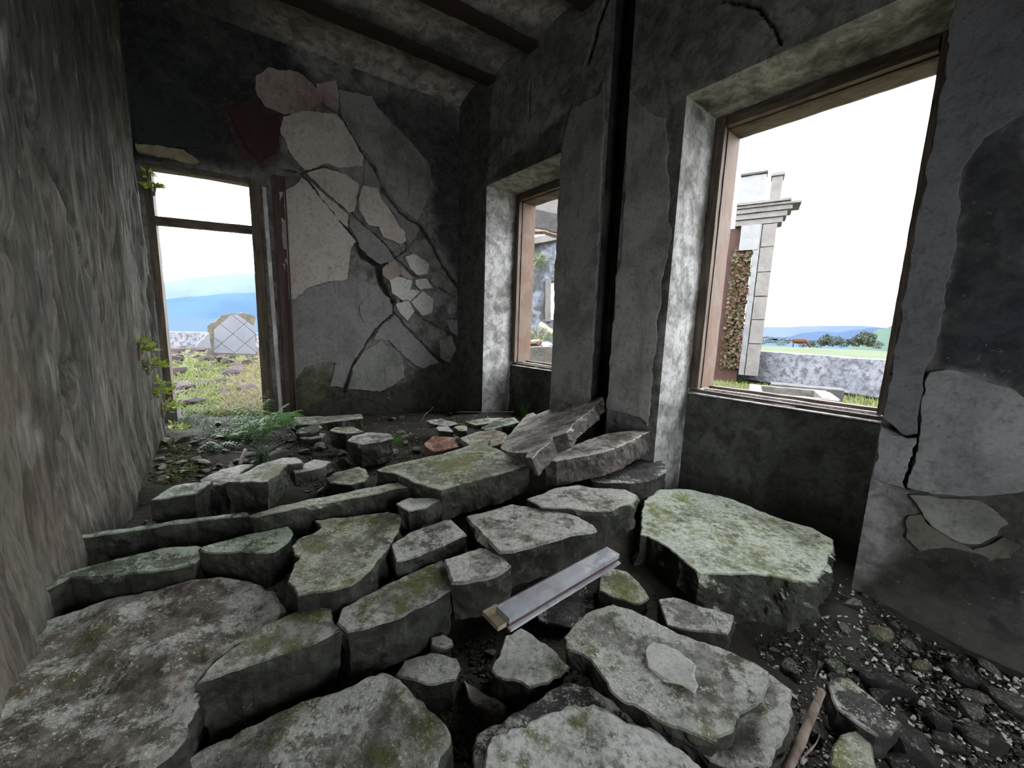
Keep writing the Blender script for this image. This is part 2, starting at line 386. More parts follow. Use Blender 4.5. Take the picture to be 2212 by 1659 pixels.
# ------------------------------------------------------------------ slab / plate generator
def slab_mesh(outl, thick, res=.02, edge=.006, top=.004, side=.012, seed=0.0, taper=0.0, bev=.008, lv=None):
    """outl (N,2). Returns local P2 (x,y), depth below top face, outward shift already applied, and faces"""
    outl = np.asarray(outl, float)
    if ((np.roll(outl, -1, 0)[:, 0] - outl[:, 0]) * (np.roll(outl, -1, 0)[:, 1] + outl[:, 1])).sum() > 0: outl = outl[::-1]
    pts = []
    for i in range(len(outl)):
        a, c = outl[i], outl[(i + 1) % len(outl)]; n = max(1, int(np.linalg.norm(c - a) / res))
        for t in range(n): pts.append(a + (c - a) * t / n)
    pts = np.array(pts); q = np.c_[pts, np.full(len(pts), seed)]
    # soften corners a little, then roughen the edge
    pts = pts + np.stack([fbm(q, 9, 3), fbm(q + 31, 9, 3)], 1) * edge * 2.2 + np.stack([fbm(q + 3, 38, 3), fbm(q + 37, 38, 3)], 1) * edge * 1.1
    lo, hi = pts.min(0), pts.max(0); st = res
    gx, gy = np.meshgrid(np.arange(lo[0], hi[0], st), np.arange(lo[1], hi[1], st * .87)); gx = gx + (np.arange(gx.shape[0]) % 2)[:, None] * st / 2
    G = np.c_[gx.ravel(), gy.ravel()]
    if len(G): G = G[poly_sd(G, pts) < -st * .6]
    allp = np.concatenate([pts, G]) if len(G) else pts
    o = geometry.delaunay_2d_cdt([Vector(p) for p in allp], [], [list(range(len(pts)))], 1, 1e-6)
    P2 = np.array([tuple(v) for v in o[0]]); tri = [tuple(f) for f in o[2]]
    cnt = {}
    for f in tri:
        for i in range(len(f)):
            e = (f[i], f[(i + 1) % len(f)]); cnt[e] = 1
    nxt = {a: b_ for (a, b_) in cnt if (b_, a) not in cnt}
    best = []; seen = set()
    for s0 in list(nxt):
        if s0 in seen: continue
        loop = [s0]; seen.add(s0); cur = nxt.get(s0)
        while cur is not None and cur not in seen: loop.append(cur); seen.add(cur); cur = nxt.get(cur)
        if len(loop) > len(best): best = loop
    loop = best; n = len(loop); B = P2[loop]
    tan = np.roll(B, -1, 0) - np.roll(B, 1, 0); nrm = np.stack([tan[:, 1], -tan[:, 0]], 1); nrm /= np.linalg.norm(nrm, axis=1)[:, None] + 1e-9
    for _ in range(3): nrm = nrm + np.roll(nrm, 1, 0) + np.roll(nrm, -1, 0); nrm /= np.linalg.norm(nrm, axis=1)[:, None] + 1e-9
    q = np.c_[P2, np.full(len(P2), seed)]
    dep = -fbm(q, 7, 5) * top * 2 - fbm(q + 4, 1.7, 2) * top * 2
    edg = np.clip(1 - np.sqrt(((P2[:, None, :] - B[None, ::2, :]) ** 2).sum(2).min(1)) / .05, 0, 1)
    XY = [P2]; D = [dep]; ATT = [edg]; Fc = list(tri); prev = np.array(loop); tot = len(P2)
    lv = lv or max(2, int(thick / (res * 1.1)))
    for k in range(lv + 1):
        t = k / lv; dd = bev + (thick - bev) * t
        q3 = np.c_[B, np.full(n, dd) + seed]
        sh = (bev if k == 0 else bev * 1.3) + ((fbm(q3, 9, 4) * 2 + fbm(q3 + 5, 32, 3) * .9) * side if k > 0 else 0) - taper * t * thick
        ring = B + nrm * (sh[:, None] if isinstance(sh, np.ndarray) else sh)
        ATT.append(np.full(n, 1.0 if k == 0 else 0.0)); XY.append(ring); D.append(np.full(n, dd) + (dep[loop] if k == 0 else 0)); cur = np.arange(tot, tot + n); tot += n
        for i in range(n):
            j = (i + 1) % n; Fc.append((prev[i], cur[i], cur[j], prev[j]))
        prev = cur
    Fc.append(tuple(int(x) for x in prev[::-1])); slab_mesh.att = np.concatenate(ATT)
    return np.concatenate(XY), np.concatenate(D), [tuple(int(x) for x in f) for f in Fc]
def stone_slab(name, px, z0, gx, gy, thick, mat, label, res=.018, group=None, edge=.006, top=.006, side=.014, taper=.1, cat='stone slab', parent=None, bev=.005):
    ctr = np.mean([at_z(x, y, z0) for x, y in px], 0); out = []
    for x, y in px:
        d = ray(x, y); t = (z0 - gx * ctr[0] - gy * ctr[1] - EYE) / (d[2] - gx * d[0] - gy * d[1]); out.append([d[0] * t, d[1] * t])
    seed = z0 * 13 + px[0][0] * .01
    P2, D, Fc = slab_mesh(out, thick, res, edge, top, side, seed, taper, bev)
    n = np.array([-gx, -gy, 1.0]); n /= np.linalg.norm(n)
    V = np.c_[P2, z0 + gx * (P2[:, 0] - ctr[0]) + gy * (P2[:, 1] - ctr[1])] - D[:, None] * n
    o = add(name, V, Fc, mat, parent=parent, col=np.repeat(slab_mesh.att[:, None], 3, 1))
    if parent is None: tag(o, label, cat, group)
    return o
def plate(name, pl, px, off, thick, mat, parent, res=.014, edge=.009, top=.0018, umin=-99, umax=99):
    P2, D, Fc = slab_mesh([(min(max(q_[0], umin), umax), q_[1]) for q_ in (pl.px(*p) for p in px)], thick, res, edge, top, .001, off * 50 + px[0][1] * .01, 0, .002, lv=1)
    V = pl.at(P2[:, 0], P2[:, 1], 0.0); V[:, :2] -= (off + thick - D)[:, None] * pl.n
    a, b_, c_ = [V[i] for i in Fc[0][:3]]
    if np.cross(b_ - a, c_ - a)[:2] @ pl.n > 0: Fc = [f[::-1] for f in Fc]
    return add(name, V, Fc, mat, parent=parent)

# ------------------------------------------------------------------ ground heights
HP = np.array([(2.0,1.4,-.06),(1.75,1.8,-.02),(1.3,2.6,0),(1.9,2.2,0),(.98,2.76,.05),(.4,3.5,.22),(-.3,4.3,.24),(-.63,4.8,.17),(-2.2,3.85,.24),(-1.4,4.2,.2),(-2.83,3.45,.28),(-3.1,3.4,.32),
  (-2.6,2.8,.33),(-2.3,2.3,.28),(-1.9,1.7,.2),(-1.2,2.4,.25),(0,2.9,.2),(-.3,2.2,.22),(-.9,1.3,.05),(0,1.3,-.02),(.6,1.8,.02),(1.0,1.3,-.08),(1.4,.9,-.1),(1.2,.5,-.1),(.4,.7,-.08),(0,-.5,-.1),(-1,.3,0),(2.2,.8,-.08)])
def hfield(x, y):
    x = np.asarray(x, float); y = np.asarray(y, float); w = 0; s = 0
    for a, b_, h in HP:
        k = 1.0 / ((x - a) ** 2 + (y - b_) ** 2 + .02) ** 2; w = w + k; s = s + k * h
    return s / w
def on_floor(px, py):
    z = .1
    for _ in range(8): p = at_z(px, py, z); z = float(hfield(p[0], p[1]))
    return at_z(px, py, z)

# ================================================================== THE SETTING
# floor of soil and dust under the rubble
gx, gy = np.meshgrid(np.arange(-3.9, 3.6, .035), np.arange(-2.3, 5.4, .035), indexing='ij'); nx_, ny_ = gx.shape
q = np.c_[gx.ravel(), gy.ravel(), 0 * gx.ravel()]
hz = hfield(q[:, 0], q[:, 1]) + .02 * fbm(q, 3, 3) + .014 * fbm(q, 14, 4)
V = np.c_[q[:, :2], hz]; i, j = np.meshgrid(np.arange(nx_ - 1), np.arange(ny_ - 1), indexing='ij'); a = (i * ny_ + j).ravel()
Fq = np.stack([a, a + ny_, a + ny_ + 1, a + 1], 1); cen = V[Fq].mean(1)[:, :2]
inside = ((cen - PLA.P) @ nA < .25) & ((cen - PLB0.P) @ nB < .05) & ((cen - PLL.P) @ PLL.n < .15)
fl = add('floor', V, Fq[inside].tolist(), M['mudd'], smooth=True); tag(fl, kind='structure')

# ---- back wall
DV0, DV1, DH = -2.80, -1.985, 2.50
cracksA = [(PLA.poly(b3(*p)), w) for p, w in [
 ([(215,490),(260,540),(340,640),(420,730),(490,830)], .010), ([(490,830),(520,890),(590,930),(600,1000),(640,1080),(665,1110)], .030),
 ([(400,210),(450,300),(520,410),(570,470),(600,560),(690,680),(790,750)], .011), ([(790,750),(850,840),(900,940),(970,1040)], .02),
 ([(260,490),(370,600),(460,680),(520,740),(620,830),(670,900),(760,980),(850,1020),(960,1090)], .006),
 ([(665,1110),(660,1170),(580,1240),(520,1330),(470,1410),(430,1540)], .008), ([(665,1160),(760,1270),(900,1400)], .007), ([(700,1105),(790,1180),(930,1260)], .007),
 ([(120,480),(215,490),(330,465),(400,480)], .007), ([(690,470),(740,560),(800,700)], .005), ([(0,600),(60,560)], .006), ([(100,170),(300,150),(400,215)], .005),
 ([(500,1130),(510,1200),(560,1250)], .005), ([(720,820),(720,870),(670,900),(600,940)], .006)]]
layA = [
 (PLA.poly(p1((230,-60),(560,-60),(600,60),(640,130),(700,200),(640,240),(600,270),(600,360),(270,360))), (.030, .033, .036), .07, .95),
 (PLA.poly(p1((285,180),(400,170),(440,320),(290,320))), (.035, .055, .045), .05, .7),
 (PLA.poly(p1((485,225),(600,245),(605,330),(560,370),(520,330))), (.10, .035, .035), .03, .9),
 (PLA.poly(b3((300,60),(900,170),(990,230),(960,500),(990,760),(870,700),(760,480),(680,310),(560,190))), (.05, .05, .05), .09, .85),
 (PLA.poly(b3((870,300),(1010,300),(1010,1600),(880,1400),(960,1150),(980,1040),(870,800))), (.045, .045, .048), .08, .9),
 (PLA.poly(b3((150,1480),(440,1480),(700,1480),(850,1330),(1010,1200),(1100,1700),(100,1700))), (.045, .045, .04), .12, .9),
 (PLA.poly(b3((190,1420),(330,1410),(360,1560),(230,1620),(180,1560))), (.13, .13, .07), .06, .8),
 (PLA.poly(b3((600,380),(760,380),(850,560),(790,720),(640,560))), (.24, .25, .22), .08, .7),
]
def dispA(u, z, V):
    f_ = sstep(.0, .05, poly_sd(np.stack([u, z], 1), [(DV0, -1), (DV1, -1), (DV1, DH), (DV0, DH)]))
    return f_ * (.010 * fbm(V, 2, 3) + .004 * fbm(V, 18, 3)) - .035 * crackmask(u, z, V, cracksA) - .03 * (1 - sstep(-.02, .05, poly_sd(np.stack([u, z], 1), PLA.poly(b3((450,860),(540,870),(600,930),(610,1000),(665,1105),(640,1110),(560,1040),(500,950))))))
def colA(u, z, V):
    c = layers(u, z, V, (.26, .25, .245), layA, .07); m = crackmask(u, z, V, cracksA)[:, None]; return c * (1 - m * .85)
keepA = lambda u, z: ~((u > DV0) & (u < DV1) & (z < DH))
g1 = grid(PLA, lin([-3.7, DV0, DV1, .1], .0095), lin([-.1, DH, 3.86], .0095), keepA, dispA, colA)
flat = lambda c_: (lambda u, z, V: np.tile(c_, (len(u), 1)) * (1 + .4 * fbm(V, 4, 4))[:, None])
def strip(P0, P1, depth_vec, n=10, res=.03, z0=0, z1=1, c_=(.25, .25, .23)):
    pass
def quadgrid(O, A, B, res, colf, amp=.004, nrm=None):
    O, A, B = [np.asarray(q_, float) for q_ in (O, A, B)]; na = max(1, int(np.linalg.norm(A) / res)); nb = max(1, int(np.linalg.norm(B) / res))
    s, t = np.meshgrid(np.linspace(0, 1, na + 1), np.linspace(0, 1, nb + 1), indexing='ij'); s = s.ravel(); t = t.ravel()
    V = O + s[:, None] * A + t[:, None] * B; N = np.cross(A, B); N /= np.linalg.norm(N)
    e = np.minimum(np.minimum(s, 1 - s), np.minimum(t, 1 - t)) > 0
    V = V + N * (fbm(V, 9, 4) * amp * e)[:, None]
    i, j = np.meshgrid(np.arange(na), np.arange(nb), indexing='ij'); a = (i * (nb + 1) + j).ravel()
    return V, np.stack([a, a + nb + 1, a + nb + 2, a + 1], 1).tolist(), colf(s, t, V)
rv = flat((.20, .19, .18))
def A3(u, z, o=0.0): return PLA.at(np.array(u), np.array(z), o)
def B3(u, z, o=0.0): return PLB.at(np.array(u), np.array(z), o)
w_ = np.array([*nA, 0]); dA3 = np.array([*dA, 0]); dB3 = np.array([*dB, 0]); nB3 = np.array([*nB, 0]); UPV = np.array([0, 0, 1.0])
parts = [g1, quadgrid(A3(DV0, -.1), w_ * .28, UPV * (DH + .1), .03, rv), quadgrid(A3(DV1, -.1), w_ * .28, UPV * (DH + .1), .03, rv), quadgrid(A3(DV0, DH), dA3 * (DV1 - DV0), w_ * .28, .03, rv)]
wall_back = add('wall_back', *join(parts)[:2], M['wall'], col=join(parts)[2], smooth=True); tag(wall_back, kind='structure')
for nm, pts, mt, of, th in [
 ('plaster_patch', b3((150,1110),(250,1050),(400,1015),(520,1010),(560,1030),(640,1090),(655,1150),(580,1225),(510,1330),(455,1420),(420,1520),(360,1510),(390,1400),(330,1400),(240,1420),(180,1500),(165,1300)), 'grey', .0, .012),
 ('plaster_patch', b3((500,1130),(560,1060),(640,1095),(650,1150),(575,1220),(520,1215)), 'grey', .012, .006),
 ('plaster_patch', b3((600,1235),(665,1180),(720,1230),(790,1310),(880,1400),(800,1430),(720,1380),(640,1290),(560,1290)), 'grey', .0, .014),
 ('plaster_patch', b3((470,1425),(520,1350),(600,1300),(700,1380),(720,1470),(600,1540),(520,1530),(445,1525)), 'grey_green', .0, .012),
 ('plaster_patch', b3((400,100),(560,130),(600,200),(700,300),(830,450),(850,560),(780,720),(700,670),(610,550),(580,460),(530,400),(470,320),(410,210)), 'grey_green', .0, .014),
 ('plaster_patch', b3((540,430),(590,540),(600,580),(520,560),(525,460)), 'grey', .0, .016),
 ('plaster_patch', b3((460,700),(520,750),(610,830),(665,900),(640,925),(600,935),(540,890),(500,850),(490,810),(450,750)), 'grey', .004, .014),
 ('plaster_patch', b3((600,590),(690,690),(780,760),(770,800),(740,830),(720,800),(700,750),(650,670),(610,640)), 'grey', .004, .012),
 ('plaster_patch', b3((760,820),(820,815),(850,870),(890,940),(870,960),(820,930),(760,890),(730,860)), 'grey_green', .004, .012),
 ('plaster_patch', b3((610,950),(670,910),(720,960),(760,1000),(740,1010),(700,985),(640,1005),(610,980)), 'pink', .004, .012),
 ('plaster_patch', b3((130,230),(250,205),(390,215),(430,270),(470,340),(520,420),(510,460),(400,472),(340,452),(240,485),(190,430),(150,360),(125,290)), 'cream', .006, .016),
 ('plaster_patch', b3((0,40),(60,0),(200,10),(290,90),(320,150),(260,210),(150,215),(60,190),(10,130)), 'pink', .006, .014),
 ('plaster_patch', b3((300,70),(390,60),(400,120),(395,205),(330,160),(300,110)), 'pink', .002, .012),
 ('plaster_patch', b3((120,590),(190,560),(225,515),(250,540),(330,640),(410,735),(480,820),(455,860),(450,930),(440,1005),(330,1015),(250,1045),(180,1100),(150,1105),(130,800)), 'cream', .008, .014),
 ('plaster_patch', b3((255,500),(330,475),(430,505),(495,550),(492,600),(480,640),(478,680),(455,690),(380,620),(320,570)), 'cream', .008, .016),
 ('plaster_patch', b3((262,540),(360,620),(445,700),(440,760),(380,690),(310,600)), 'cream', .006, .014),
 ('plaster_patch', b3((510,560),(590,575),(600,620),(650,680),(705,770),(720,820),(690,840),(640,815),(610,800),(590,750),(545,745),(500,680),(497,620)), 'cream', .008, .018),
 ('plaster_patch', b3((720,900),(760,885),(830,930),(820,980),(780,985),(740,950)), 'white', .010, .014),
 ('plaster_patch', b3((640,1010),(700,990),(750,1010),(740,1055),(690,1085),(655,1065)), 'white', .010, .014),
 ('plaster_patch', b3((765,1005),(820,1000),(842,1040),(795,1055),(765,1030)), 'white', .010, .012),
 ('plaster_patch', b3((745,1110),(800,1060),(850,1100),(840,1165),(800,1180),(770,1140)), 'white', .010, .012),
 ('plaster_patch', b3((672,1120),(735,1110),(762,1150),(730,1200),(690,1160)), 'white', .010, .012),
 ('plaster_patch', b3((680,1085),(750,1050),(790,1060),(740,1105),(700,1100)), 'white', .006, .010),
 ('plaster_patch', b3((850,960),(900,980),(920,1030),(870,1040),(840,1010)), 'grey_green', .004, .012),
 ('plaster_patch', b3((850,1060),(900,1070),(915,1120),(870,1140),(845,1100)), 'palewall', .004, .010),
 ('plaster_patch', b3((910,1120),(950,1110),(960,1160),(925,1170)), 'palewall', .004, .010),
 ('plaster_patch', b3((910,1200),(980,1200),(970,1280),(940,1260)), 'palewall', .004, .010),
 ('plaster_patch', b3((880,1290),(940,1270),(960,1340),(930,1400),(890,1380)), 'grey_green', .004, .010),
 ('plaster_patch', p1((486,232),(540,222),(600,246),(605,275),(598,330),(560,352),(535,322),(515,285)), 'brownpl', .004, .02),
 ('plaster_patch', p1((285,190),(340,178),(400,186),(425,240),(430,318),(350,322),(292,316)), 'dkpl', .002, .02)]:
    if mt == 'dkpl' and 'dkpl' not in M: M['dkpl'] = plate_mat('dark_green_render', (.04, .052, .046), (.02, .028, .025), .6)
    plate(nm, PLA, pts, of, th, M[mt], wall_back)

# ---- right wall with two full-height niches
W1 = (-1.16, -.02); W2 = (1.07, 2.18); HD = 2.73; SLOT = (.42, .59)
def BP(pts): return PLB.poly(pts)
cracksB = [(BP(p), w) for p, w in [
 (r7((1380,440),(1530,520),(1590,520),(1590,560),(1540,680),(1510,740),(1515,810)), .012), (r7((1430,150),(1640,165)), .006), (r7((1600,180),(1600,330),(1590,520)), .004),
 (p1((1305,875),(1345,885),(1395,900)), .007), (p1((1048,670),(1070,685),(1110,695)), .005), (p1((1560,0),(1640,20),(1660,45),(1680,100)), .007), (p1((1310,0),(1290,60),(1270,130)), .02),
 (p1((1145,180),(1146,260)), .006), (p1((1230,260),(1232,600)), .004), (p1((1500,250),(1470,470),(1440,700)), .004)]]
layB = [
 (BP(p1((2230,200),(2120,300),(2075,370),(2052,560),(2025,700),(2015,795),(2060,800),(2130,815),(2230,875))), (.035, .036, .05), .03, .95),
 (BP(r7((1500,830),(2300,830),(2300,1500),(1200,1500),(1440,1200),(1560,1000))), (.075, .07, .062), .04, .97),
 (BP(r7((1480,1210),(1700,1170),(1900,1190),(2080,1240),(2320,1100),(2400,2700),(1000,2700),(1150,1800),(1300,1450))), (.035, .034, .032), .06, .9),  # dark render, painted deeper to offset the added fill light
 (BP(p1((2060,-60),(2260,-60),(2260,260),(2120,300))), (.16, .16, .17), .1, .8),
 (BP(p1((1365,600),(1385,515),(1420,505),(1425,560),(1410,610),(1380,620))), (.07, .07, .065), .02, .8),
 (BP(p1((1085,360),(1150,310),(1215,250),(1215,340),(1050,400))), (.05, .05, .045), .05, .8),
 (BP(p1((985,200),(1065,180),(1050,420),(1045,900),(985,900))), (.11, .11, .105), .04, .8),
 (BP(p1((1150,0),(1330,-60),(1310,170),(1235,250),(1140,120))), (.20, .195, .18), .1, .6),
 (BP(p1((1365,-60),(1700,-100),(1600,120),(1490,190),(1400,240),(1368,150))), (.20, .20, .18), .08, .6),
 (BP(p1((1420,760),(1450,560),(1480,350),(1482,208),(1440,240),(1430,500),(1395,920),(1430,900))), (.09, .095, .085), .03, .55),
 (BP(p1((1190,690),(1215,560),(1235,500),(1245,700),(1240,840),(1195,830))), (.15, .15, .145), .04, .6),
]
def inslot(u): return (u > SLOT[0]) & (u < SLOT[1])
def dispB(u, z, V):
    P_ = np.stack([u, z], 1); d_ = np.full(len(u), 9.0)
    for a_, b_, h_ in ((*W1, HD), (*W2, HD), (*SLOT, 9.0)): d_ = np.minimum(d_, poly_sd(P_, [(a_, -1), (b_, -1), (b_, h_), (a_, h_)]))
    f_ = sstep(.0, .05, d_); return f_ * (.012 * fbm(V, 1.8, 3) + .003 * fbm(V, 20, 3) - .03 * crackmask(u, z, V, cracksB))
def colB(u, z, V):
    c = layers(u, z, V, (.31, .305, .30), layB, .06); m = crackmask(u, z, V, cracksB)[:, None]; c = c * (1 - m * .85)
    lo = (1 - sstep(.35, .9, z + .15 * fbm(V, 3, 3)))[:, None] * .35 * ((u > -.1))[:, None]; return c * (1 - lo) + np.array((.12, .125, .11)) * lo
keepB = lambda u, z: ~(((u > W1[0]) & (u < W1[1]) & (z < HD)) | ((u > W2[0]) & (u < W2[1]) & (z < HD)) | (inslot(u)))
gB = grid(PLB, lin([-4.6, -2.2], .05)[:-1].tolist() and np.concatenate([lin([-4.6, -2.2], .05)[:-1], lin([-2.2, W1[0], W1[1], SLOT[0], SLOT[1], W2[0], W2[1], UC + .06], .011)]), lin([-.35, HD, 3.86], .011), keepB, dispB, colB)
cj = flat((.42, .41, .40)); cs = flat((.34, .33, .29)); cp = flat((.075, .08, .068))
def jamb_l(s, t, V):
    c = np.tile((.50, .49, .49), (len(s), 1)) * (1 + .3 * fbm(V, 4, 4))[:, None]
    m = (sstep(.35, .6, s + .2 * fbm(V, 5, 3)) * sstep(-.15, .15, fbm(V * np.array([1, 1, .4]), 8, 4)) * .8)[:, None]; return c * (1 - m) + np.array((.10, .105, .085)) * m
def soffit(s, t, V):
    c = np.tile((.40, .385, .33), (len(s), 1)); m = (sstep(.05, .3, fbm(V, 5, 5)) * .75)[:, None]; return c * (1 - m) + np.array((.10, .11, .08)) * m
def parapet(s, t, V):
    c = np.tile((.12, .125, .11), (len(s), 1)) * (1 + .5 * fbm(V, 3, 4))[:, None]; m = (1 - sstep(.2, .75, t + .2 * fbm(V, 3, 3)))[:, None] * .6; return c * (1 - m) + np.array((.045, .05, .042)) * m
parts = [gB]
for (u0, u1) in (W1, W2):
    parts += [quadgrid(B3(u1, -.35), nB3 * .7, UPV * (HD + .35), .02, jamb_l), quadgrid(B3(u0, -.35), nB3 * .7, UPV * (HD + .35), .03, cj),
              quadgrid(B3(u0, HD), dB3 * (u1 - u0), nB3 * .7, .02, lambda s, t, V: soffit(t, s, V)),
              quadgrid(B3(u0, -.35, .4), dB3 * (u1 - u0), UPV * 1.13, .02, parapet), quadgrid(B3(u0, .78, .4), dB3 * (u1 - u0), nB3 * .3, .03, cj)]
dk = flat((.028, .028, .034))
parts += [quadgrid(B3(SLOT[0], -.35), nB3 * .14, UPV * 4.2, .04, dk), quadgrid(B3(SLOT[1], -.35), nB3 * .14, UPV * 4.2, .04, dk), quadgrid(B3(SLOT[0], -.35, .14), dB3 * .17, UPV * 4.2, .04, dk)]
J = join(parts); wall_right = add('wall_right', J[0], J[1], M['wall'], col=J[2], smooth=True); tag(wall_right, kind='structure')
for pts, mt, of, th in [
 (p1((1912,905),(1960,560),(2020,240),(2062,20),(2075,-90),(2260,-90),(2260,240),(2190,260),(2120,300),(2075,370),(2055,560),(2028,700),(2015,770),(1998,800),(1984,935),(1960,938)), 'pilaster', .004, .012),
 (r7((1370,470),(1530,530),(1580,530),(1575,560),(1530,680),(1500,740),(1500,820),(1400,795),(1318,765)), 'palewall', .004, .016),
 (r7((1650,155),(1750,135),(1900,165),(2050,210),(2230,300),(2290,600),(2290,830),(2080,865),(1960,878),(1700,850),(1530,810),(1530,750),(1560,680),(1610,560),(1615,330)), 'palewall', .004, .018),
 (r7((1560,860),(1700,880),(1950,900),(2020,960),(2085,1040),(2060,1105),(1990,1135),(1900,1165),(1790,1120),(1680,1045),(1640,1000),(1620,940)), 'grey_green', .002, .012),
 (r7((1540,980),(1600,980),(1680,1060),(1790,1130),(1900,1175),(1990,1150),(2080,1110),(2180,1165),(2110,1235),(2000,1230),(1900,1190),(1760,1180),(1600,1200),(1520,1120)), 'mossdark', .001, .010),
 (p1((1195,832),(1200,560),(1213,345),(1235,240),(1300,200),(1308,180),(1296,560),(1285,800),(1280,872),(1262,880),(1210,862)), 'pier_plaster', .0, .022),
 (p1((1385,900),(1312,880),(1320,600),(1345,560),(1355,200),(1400,240),(1440,260),(1448,520),(1430,600),(1400,920)), 'pier_light', .0, .012)]:
    if 'pier_plaster' not in M:
        M['pier_plaster'] = plate_mat('pier_grey_plaster', (.31, .305, .295), (.15, .15, .14), .65); M['pier_light'] = plate_mat('pier_pale_plaster', (.40, .385, .37), (.17, .17, .15), .6)
    lo_, hi_ = (-9, -1.166) if pts[0][0] > 1850 else ((.6, 1.064) if mt == 'pier_plaster' else (-.014, .41))
    plate('plaster_patch', PLB, pts, of, th, M[mt], wall_right, umin=lo_, umax=hi_)

# ---- left wall, eroded in long vertical furrows
def dispL(u, z, V):
    W2_ = V.copy(); W2_[:, 0] += .03 * fbm(V, 1.5, 2); W2_[:, 2] *= .12
    f = fbm(W2_, 9, 4, .6); g = fbm(W2_ + 7, 2.6, 3); ridge = (1 - np.abs(fbm(W2_ + 3.7, 7, 3)) * 4).clip(0, 1) ** 3
    fine = fbm(V * np.array([1, 1, .22]), 30, 4, .65)
    groove = line_d(np.stack([u, z], 1), [PLL.px(*p) for p in ((20,100),(45,260),(110,560),(140,760),(95,960),(150,1190))])
    g2 = line_d(np.stack([u, z], 1), [PLL.px(*p) for p in ((30,150),(60,270),(110,420),(180,610))])
    low = (1 - sstep(.2, .6, z)) * .03
    return .06 * g + .022 * f - .03 * ridge + .012 * fine - .05 * np.exp(-(groove / .035) ** 2) - .04 * np.exp(-(g2 / .018) ** 2) + .04 + low
def colL(u, z, V):
    Vs = V * np.array([1, 1, .1]); c = layers(u, z, V, (.23, .21, .18), [
      (PLL.poly(p1((-200,-100),(300,-100),(280,200),(60,330),(-200,420))), (.06, .06, .06), .25, .8),
      (PLL.poly(p1((-200,600),(120,820),(130,1180),(-100,1500),(-300,1500))), (.20, .15, .125), .12, .7)], .1)
    m = (sstep(-.05, .35, fbm(Vs, 9, 4)))[:, None] * .6; c = c * (1 - m) + np.array((.07, .075, .065)) * m
    m = (sstep(.25, .5, fbm(V * np.array([1, 1, .3]) + 2, 16, 4)))[:, None] * .6; c = c * (1 - m) + np.array((.42, .40, .36)) * m
    gr = sstep(.0, .35, fbm(V * np.array([1, 1, .4]), 2.5, 3))[:, None] * .35; return c * (1 - gr) + np.array((.14, .16, .11)) * gr
LS = .50
gL = grid(PLL, np.concatenate([lin([LS, 3.3], .011)[:-1], lin([3.3, 6.2], .05)]), lin([-.2, 3.86], .013), None, dispL, colL)
# the return from the left wall's end to the back wall
zz = lin([-.2, 3.86], .03); e0 = PLL.at(np.full(len(zz), LS), zz, 0.0); e0[:, :2] -= dispL(np.full(len(zz), LS), zz, PLL.at(np.full(len(zz), LS), zz, 0.0))[:, None] * PLL.n
e1 = A3(-2.93, 0)[:2]; RV = []; NR = 8
for k in range(NR + 1):
    t = k / NR; p = e0.copy(); p[:, :2] = e0[:, :2] * (1 - t) + e1 * t; w = fbm(p, 7, 3) * .02 * (0 < k < NR); p[:, 0] += w; RV.append(p)
RV = np.concatenate(RV); nz = len(zz); RF = [(k * nz + i, k * nz + i + 1, (k + 1) * nz + i + 1, (k + 1) * nz + i) for k in range(NR) for i in range(nz - 1)]
J = join([gL, (RV, RF, np.tile((.2, .2, .17), (len(RV), 1)))])
wall_left = add('wall_left', J[0], J[1], M['wall_left'], col=J[2], smooth=True); tag(wall_left, kind='structure')

# ---- wall behind the photographer and the ceiling
BKp = PLB.at(np.array(-4.6), np.array(0.))[:2]; LEp = PLL.at(np.array(6.2), np.array(0.), -.1)[:2]
dF = (BKp - LEp); LF = np.linalg.norm(dF); dF /= LF; PLF = Plane(LEp, dF, np.array([dF[1], -dF[0]]))
FILL_OPENING = (1.0, 2.1, 2.1)  # unseen opening, added to let fill light in from behind the camera
gF = grid(PLF, lin([-.3, FILL_OPENING[0], FILL_OPENING[1], LF + .3], .1), lin([-.3, FILL_OPENING[2], 3.9], .1), lambda u, z: ~((u > FILL_OPENING[0]) & (u < FILL_OPENING[1]) & (z < FILL_OPENING[2])), None, flat((.2, .2, .19)))
wall_front = add('wall_front', gF[0], gF[1], M['wall'], col=gF[2]); tag(wall_front, kind='structure')
BS = .635
ss = lin([-.7, 7.5], .03); vv = lin([-4.6, 3.2], .05)
SS, VV = np.meshgrid(ss, vv, indexing='ij'); sf, vf = SS.ravel(), VV.ravel()
XY = CORNER - sf[:, None] * dB + vf[:, None] * dA
ph = np.mod(sf, BS) / (BS / 2) - 1
V = np.c_[XY, CEIL + .085 * (1 - ph ** 2) * (sf > 0)]
V[:, 2] += .008 * fbm(V, 6, 4)
i, j = np.meshgrid(np.arange(len(ss) - 1), np.arange(len(vv) - 1), indexing='ij'); a = (i * len(vv) + j).ravel()
Fq = np.stack([a, a + 1, a + len(vv) + 1, a + len(vv)], 1)
cen = V[Fq].mean(1)[:, :2]; Fq = Fq[((cen - PLB.P) @ nB < .45) & ((cen - PLA.P) @ nA < .3)]
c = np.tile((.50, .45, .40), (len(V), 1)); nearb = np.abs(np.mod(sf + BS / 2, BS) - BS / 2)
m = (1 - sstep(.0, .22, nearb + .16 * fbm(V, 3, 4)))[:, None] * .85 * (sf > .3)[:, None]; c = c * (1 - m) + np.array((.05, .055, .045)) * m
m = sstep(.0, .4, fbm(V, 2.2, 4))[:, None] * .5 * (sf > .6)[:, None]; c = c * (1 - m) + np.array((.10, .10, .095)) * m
m = sstep(-1.0, -2.4, vf + .5 * fbm(V, 1.5, 3))[:, None] * .9; c = c * (1 - m) + np.array((.045, .045, .045)) * m
